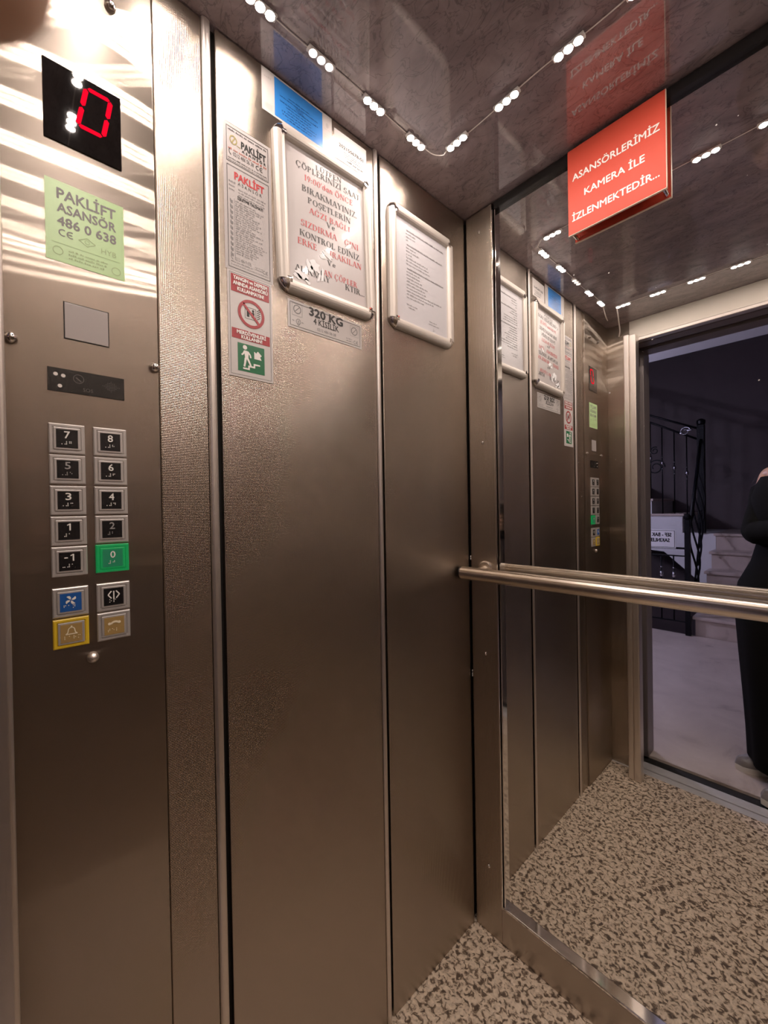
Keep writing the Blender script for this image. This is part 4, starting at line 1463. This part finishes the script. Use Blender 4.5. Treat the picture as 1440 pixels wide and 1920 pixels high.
# ------------------------------------------------------------------ red camera notice on the mirror
ys = YB - 0.008
cs = thing('camera_sign', 'red acrylic camera notice with white lettering at the top of the mirror', 'sign', (0.415, ys, 1.938))
MB().box((0.314, ys, 1.938), (0.5165, ys + 0.005, 2.143)).build('plate', [M['sign_red']], cs, bevel=0.0006)
ed = MB().box((0.5166, ys + 0.0003, 1.9375), (0.5178, ys + 0.0055, 2.143)).box((0.314, ys + 0.0003, 1.9366), (0.5178, ys + 0.0055, 1.9379))
ed.build('clear_edge', M['sign_edge'], cs)
T = on_back(ys - 0.0004)
for ln in (('ASANSÖRLERİMİZ', 0.3255, 0.506, 2.0645), ('KAMERA İLE', 0.353, 0.478, 2.0165), ('İZLENMEKTEDİR...', 0.324, 0.505, 1.968)):
    mb = MB()
    text(mb, ln[0], T, ln[1], ln[2], ln[3], 0.0155, bold=0.0005)
    mb.build('lettering', M['white_ink'], cs)
for u in (0.322, 0.510):
    MB().lathe((u, ys + 0.0052, 1.944), (0, 1, 0), [(0, 0.004), (YM - ys - 0.0055, 0.004)], 12).build('standoff', M['chrome'], cs)

# ------------------------------------------------------------------ the person taking the picture
def cw(x, y, z):
    """phone-centred metres (right, up, forward of the lens) to world"""
    return CAM + CR * x + CU * y + CF * z


ph = thing('phone', 'dark phone held up in both hands by the person in the doorway', 'phone', cw(-0.015, -0.06, -0.012))
pts = [cw(-0.055, -0.14, -0.012), cw(0.02, -0.14, -0.012), cw(0.02, 0.02, -0.012), cw(-0.055, 0.02, -0.012)]
MB().prism(pts, CF * 0.008).build('case', M['black'], ph, bevel=0.002)
pts = [cw(-0.052, -0.136, -0.0124), cw(0.017, -0.136, -0.0124), cw(0.017, 0.016, -0.0124), cw(-0.052, 0.016, -0.0124)]
MB().prism(pts, CF * 0.0003).build('screen', M['black_gloss'], ph)

RV = Vector((0.566, 0.824, 0))
FV = Vector((-0.824, 0.566, 0))
PC = Vector((0.655, -0.465, 0))
person = thing('person', 'person in long black clothes with bare shoulder and grey sneakers photographing from the doorway', 'person', PC)


def skin_mesh(name, nodes, edges, mat, parent, levels=2):
    """nodes: list of (pos, radius) ; edges as index pairs ; grown with the Skin modifier"""
    me = bpy.data.meshes.new(name)
    me.from_pydata([tuple(p) for p, r in nodes], edges, [])
    o = bpy.data.objects.new(name, me)
    C.objects.link(o)
    sk = o.modifiers.new('skin', 'SKIN')
    sk.use_smooth_shade = True
    for i, (p, r) in enumerate(nodes):
        d = me.skin_vertices[0].data[i]
        d.radius = (r, r) if not isinstance(r, tuple) else r
        d.use_root = i == 0
    sub = o.modifiers.new('sub', 'SUBSURF')
    sub.levels = sub.render_levels = levels
    dg = bpy.context.evaluated_depsgraph_get()
    me2 = bpy.data.meshes.new_from_object(o.evaluated_get(dg))
    me2.name = name
    bpy.data.objects.remove(o)
    bpy.data.meshes.remove(me)
    me2.materials.clear()
    me2.materials.append(M[mat])
    for p in me2.polygons:
        p.use_smooth = True
    ob = bpy.data.objects.new(name, me2)
    C.objects.link(ob)
    attach(ob, parent)
    return ob


nodes, edges = [], []


def node(p, r, link=None):
    nodes.append((Vector(p), r))
    i = len(nodes) - 1
    if link is not None:
        edges.append((link, i))
    return i


def pc(r, f, z):
    return PC + RV * r + FV * f + Vector((0, 0, z))


pel = node(pc(0, 0, 0.94), (0.15, 0.11))
wai = node(pc(0, 0, 1.08), (0.12, 0.095), pel)
che = node(pc(0, 0.01, 1.27), (0.145, 0.105), wai)
col = node(pc(0, 0.0, 1.395), (0.075, 0.06), che)
nec = node(pc(0.04, 0.0, 1.475), 0.043, col)
hd0 = node(pc(0.092, 0.012, 1.565), 0.058, nec)
hd1 = node(pc(0.10, -0.005, 1.64), 0.088, hd0)
hd2 = node(pc(0.105, -0.015, 1.71), 0.068, hd1)
wristL, palmL = cw(-0.135, -0.085, -0.075), cw(-0.092, -0.045, -0.032)
wristR, palmR = cw(0.092, -0.170, -0.062), cw(0.062, -0.09, -0.03)
shL = node(pc(-0.165, 0.0, 1.405), 0.058, col)
elL = Vector((0.515, -0.42, 1.13))
u1 = node((nodes[shL][0] + elL) / 2, 0.046, shL)
eL = node(elL, 0.04, u1)
f1_ = node((elL + wristL) / 2, 0.036, eL)
wL = node(wristL, 0.027, f1_)
pL = node(palmL, (0.034, 0.016), wL)
shR = node(pc(0.165, 0.0, 1.405), 0.058, col)
elR = Vector((0.815, -0.20, 1.13))
u2 = node((nodes[shR][0] + elR) / 2, 0.046, shR)
eR = node(elR, 0.04, u2)
f2_ = node((elR + wristR) / 2, 0.034, eR)
wR = node(wristR, 0.027, f2_)
pR = node(palmR, (0.034, 0.016), wR)
# fingers: left hand
for chain in (((-0.075, -0.004, -0.012), (-0.054, 0.022, 0.010), (-0.0325, 0.0288, 0.0160), (-0.0153, 0.0293, 0.0174)),
              ((-0.077, -0.03, -0.012), (-0.066, -0.018, 0.004), (-0.047, -0.016, 0.006)),
              ((-0.077, -0.053, -0.012), (-0.066, -0.044, 0.004), (-0.047, -0.042, 0.006)),
              ((-0.078, -0.074, -0.014), (-0.067, -0.068, 0.002), (-0.051, -0.066, 0.005)),
              ((-0.088, -0.025, -0.034), (-0.068, -0.012, -0.028), (-0.048, -0.008, -0.023))):
    prev = pL
    for k, p in enumerate(chain):
        prev = node(cw(*p), 0.0088 - 0.0006 * k, prev)
# right hand
for chain in (((0.043, -0.052, -0.016), (0.034, -0.050, 0.004), (0.012, -0.052, 0.006)),
              ((0.044, -0.075, -0.016), (0.034, -0.074, 0.004), (0.008, -0.076, 0.006)),
              ((0.044, -0.098, -0.016), (0.034, -0.098, 0.004), (0.010, -0.10, 0.006)),
              ((0.046, -0.12, -0.018), (0.034, -0.12, 0.003), (0.014, -0.121, 0.006)),
              ((0.05, -0.07, -0.036), (0.03, -0.055, -0.026), (0.008, -0.05, -0.0225))):
    prev = pR
    for k, p in enumerate(chain):
        prev = node(cw(*p), 0.0085 - 0.0006 * k, prev)
# legs
ankL, ankR = Vector((0.59, -0.56, 0.09)), Vector((0.705, -0.335, 0.09))
for s, ank in ((-1, ankL), (1, ankR)):
    h = node(pc(0.085 * s, 0, 0.86), 0.085, pel)
    kn = node(pc(0.09 * s, 0.015, 0.50), 0.056, h)
    ca = node((nodes[kn][0] * 0.6 + ank * 0.4), 0.05, kn)
    an = node(ank, 0.036, ca)
    ft = node(ank + Vector((-0.10, 0.07, -0.045)), 0.032, an)
body = skin_mesh('body', nodes, edges, 'skin', person)

# black dress and sleeves
dress = MB()
rg = []
NS = 48
for z, a, b, dx in ((0.075, 0.20, 0.165, 0.0), (0.2, 0.205, 0.17, 0.0), (0.4, 0.215, 0.185, 0.0), (0.6, 0.225, 0.20, 0.0), (0.8, 0.235, 0.215, 0.0), (0.9, 0.225, 0.20, 0), (1.0, 0.19, 0.15, 0), (1.09, 0.165, 0.13, 0),
                    (1.2, 0.18, 0.145, 0), (1.3, 0.19, 0.145, 0), (1.36, 0.19, 0.12, 0), (1.395, 0.185, 0.095, 0)):
    rg.append([])
    for k in range(NS):
        t = 2 * PI * k / NS
        fold = 1 + 0.045 * math.sin(9 * t + 2 * z) * max(0, (1.0 - z))
        p = PC + RV * a * fold * math.cos(t) + FV * b * fold * math.sin(t) + Vector((0, 0, z))
        rg[-1].append(p)
vs = [p for r in rg for p in r]
fs = []
for i in range(len(rg) - 1):
    for k in range(NS):
        fs.append((i * NS + k, i * NS + (k + 1) % NS, (i + 1) * NS + (k + 1) % NS, (i + 1) * NS + k))
dress.add(vs, fs)
for sh, el, wr in ((nodes[shL][0], elL, wristL), (nodes[shR][0], elR, wristR)):
    a0 = sh.lerp(el, 0.28)
    pts = [a0, sh.lerp(el, 0.55), sh.lerp(el, 0.85), el.lerp((sh + wr) / 2, 0.06), el.lerp(wr, 0.2), el.lerp(wr, 0.55), el.lerp(wr, 0.85)]
    dress.tube(smooth_path(pts, 4), [0.062, 0.061, 0.06, 0.058] + [0.055] * 8 + [0.054] * 4 + [0.05] * 4 + [0.045] * 5, 18, caps=False)
do = dress.build('dress', M['cloth'], person, smooth=True)

# hair, face
hm = MB()
hc = pc(0.10, -0.035, 1.665)
vs, fs = [], []
nu, nv = 28, 16
for j in range(nv + 1):
    th = PI * j / nv
    for i in range(nu):
        phi = 2 * PI * i / nu
        r_, f_, z_ = 0.103 * math.sin(th) * math.cos(phi), 0.118 * math.sin(th) * math.sin(phi), 0.118 * math.cos(th)
        front = math.sin(phi) * math.sin(th)
        if th > PI / 2:
            z_ = -0.26 * ((th - PI / 2) / (PI / 2)) ** 0.8
            r_ = (0.103 + 0.012 * math.sin(phi * 9)) * math.cos(phi) * (1 if j < nv else 0.5)
            f_ = 0.118 * math.sin(phi) * (1 if j < nv else 0.5)
        if front > 0.35 and th > 0.85:
            f_ = min(f_, 0.03)
            r_ *= 1.02
        vs.append(hc + RV * r_ + FV * (f_ - 0.015) + Vector((0, 0, z_)))
for j in range(nv):
    for i in range(nu):
        fs.append((j * nu + i, j * nu + (i + 1) % nu, (j + 1) * nu + (i + 1) % nu, (j + 1) * nu + i))
hm.add(vs, fs)
hm.build('hair', M['hair'], person, smooth=True)
for s in (-1, 1):
    eo = MB().sphere(pc(0.10 + 0.031 * s, 0.0625, 1.632), (0.0115, 0.0115, 0.0085), 14, 10).build('eye', M['eye'], person, smooth=True)
    MB().sphere(pc(0.10 + 0.031 * s, 0.0705, 1.631), 0.0052, 10, 8).build('iris', M['ink'], eo, smooth=True)
    MB().tube([pc(0.10 + (0.031 + 0.018 * k) * s, 0.076 - 0.006 * abs(k + 0.1), 1.650 - 0.003 * k * k) for k in (-1, 0, 1)], [0.002, 0.0032, 0.0018], 8).build('eyebrow', M['hair'], person, smooth=True)
MB().tube([pc(0.10, 0.070, 1.632), pc(0.10, 0.078, 1.612), pc(0.10, 0.084, 1.598), pc(0.10, 0.072, 1.590)], [0.006, 0.0085, 0.0115, 0.007], 12).build('nose', M['skin'], person, smooth=True)
MB().tube([pc(0.098 + 0.022 * k, 0.070 - 0.008 * k * k, 1.5585 + 0.0015 * k * k) for k in (-1, -0.5, 0, 0.5, 1)], [0.002, 0.0055, 0.0065, 0.0055, 0.002], 10).build('mouth', M['lip'], person, smooth=True)

# shoes
for ank, toe in ((ankL, Vector((0.432, -0.452, 0))), (ankR, Vector((0.542, -0.222, 0)))):
    z0 = 0.0 if ank is ankL else 0.0018
    d = (Vector((ank.x, ank.y, 0)) - toe).normalized()
    s_ = Vector((-d.y, d.x, 0))
    L = 0.262

    def outline(t):
        return 0.047 * min(1, (math.sin(PI * min(1, t * 1.02) ** 0.75)) ** 0.45 + 0.02) * (0.92 if 0.45 < t < 0.7 else 1)
    so, up = MB(), MB()
    N = 16
    ringb, ringt = [], []
    P = []
    for i in range(N + 1):
        t = i / N
        P.append((t, outline(t)))
    ol = [toe + d * (t * L) + s_ * w_ for t, w_ in P] + [toe + d * (t * L) - s_ * w_ for t, w_ in reversed(P)]
    so.prism([p + Vector((0, 0, z0 + 0.0005)) for p in ol], (0, 0, 0.026))
    sole_o = None
    # upper: stacked shrinking outlines, high at the heel
    lay = []
    for h_, k_ in ((0.0, 0.97), (0.3, 0.96), (0.6, 0.86), (0.85, 0.62), (1.0, 0.25)):
        lay.append([])
        for sgn in (1, -1):
            rng = P if sgn == 1 else list(reversed(P))
            for t, w_ in rng:
                top = 0.035 + 0.055 * min(1, max(0, (t - 0.15) / 0.4))
                tt = 0.5 + (t - 0.5) * (1 - 0.12 * h_)
                lay[-1].append(toe + d * (tt * L) + s_ * (sgn * w_ * k_) + Vector((0, 0, z0 + 0.0267 + top * h_)))
    m_ = len(lay[0])
    vs = [p for l in lay for p in l]
    fs = [(i * m_ + k, i * m_ + (k + 1) % m_, (i + 1) * m_ + (k + 1) % m_, (i + 1) * m_ + k) for i in range(len(lay) - 1) for k in range(m_)]
    fs.append(tuple((len(lay) - 1) * m_ + k for k in range(m_)))
    up.add(vs, fs)
    uo = up.build('shoe', M['shoe'], person, smooth=True)
    so.build('sole', M['sole'], uo, bevel=0.004)
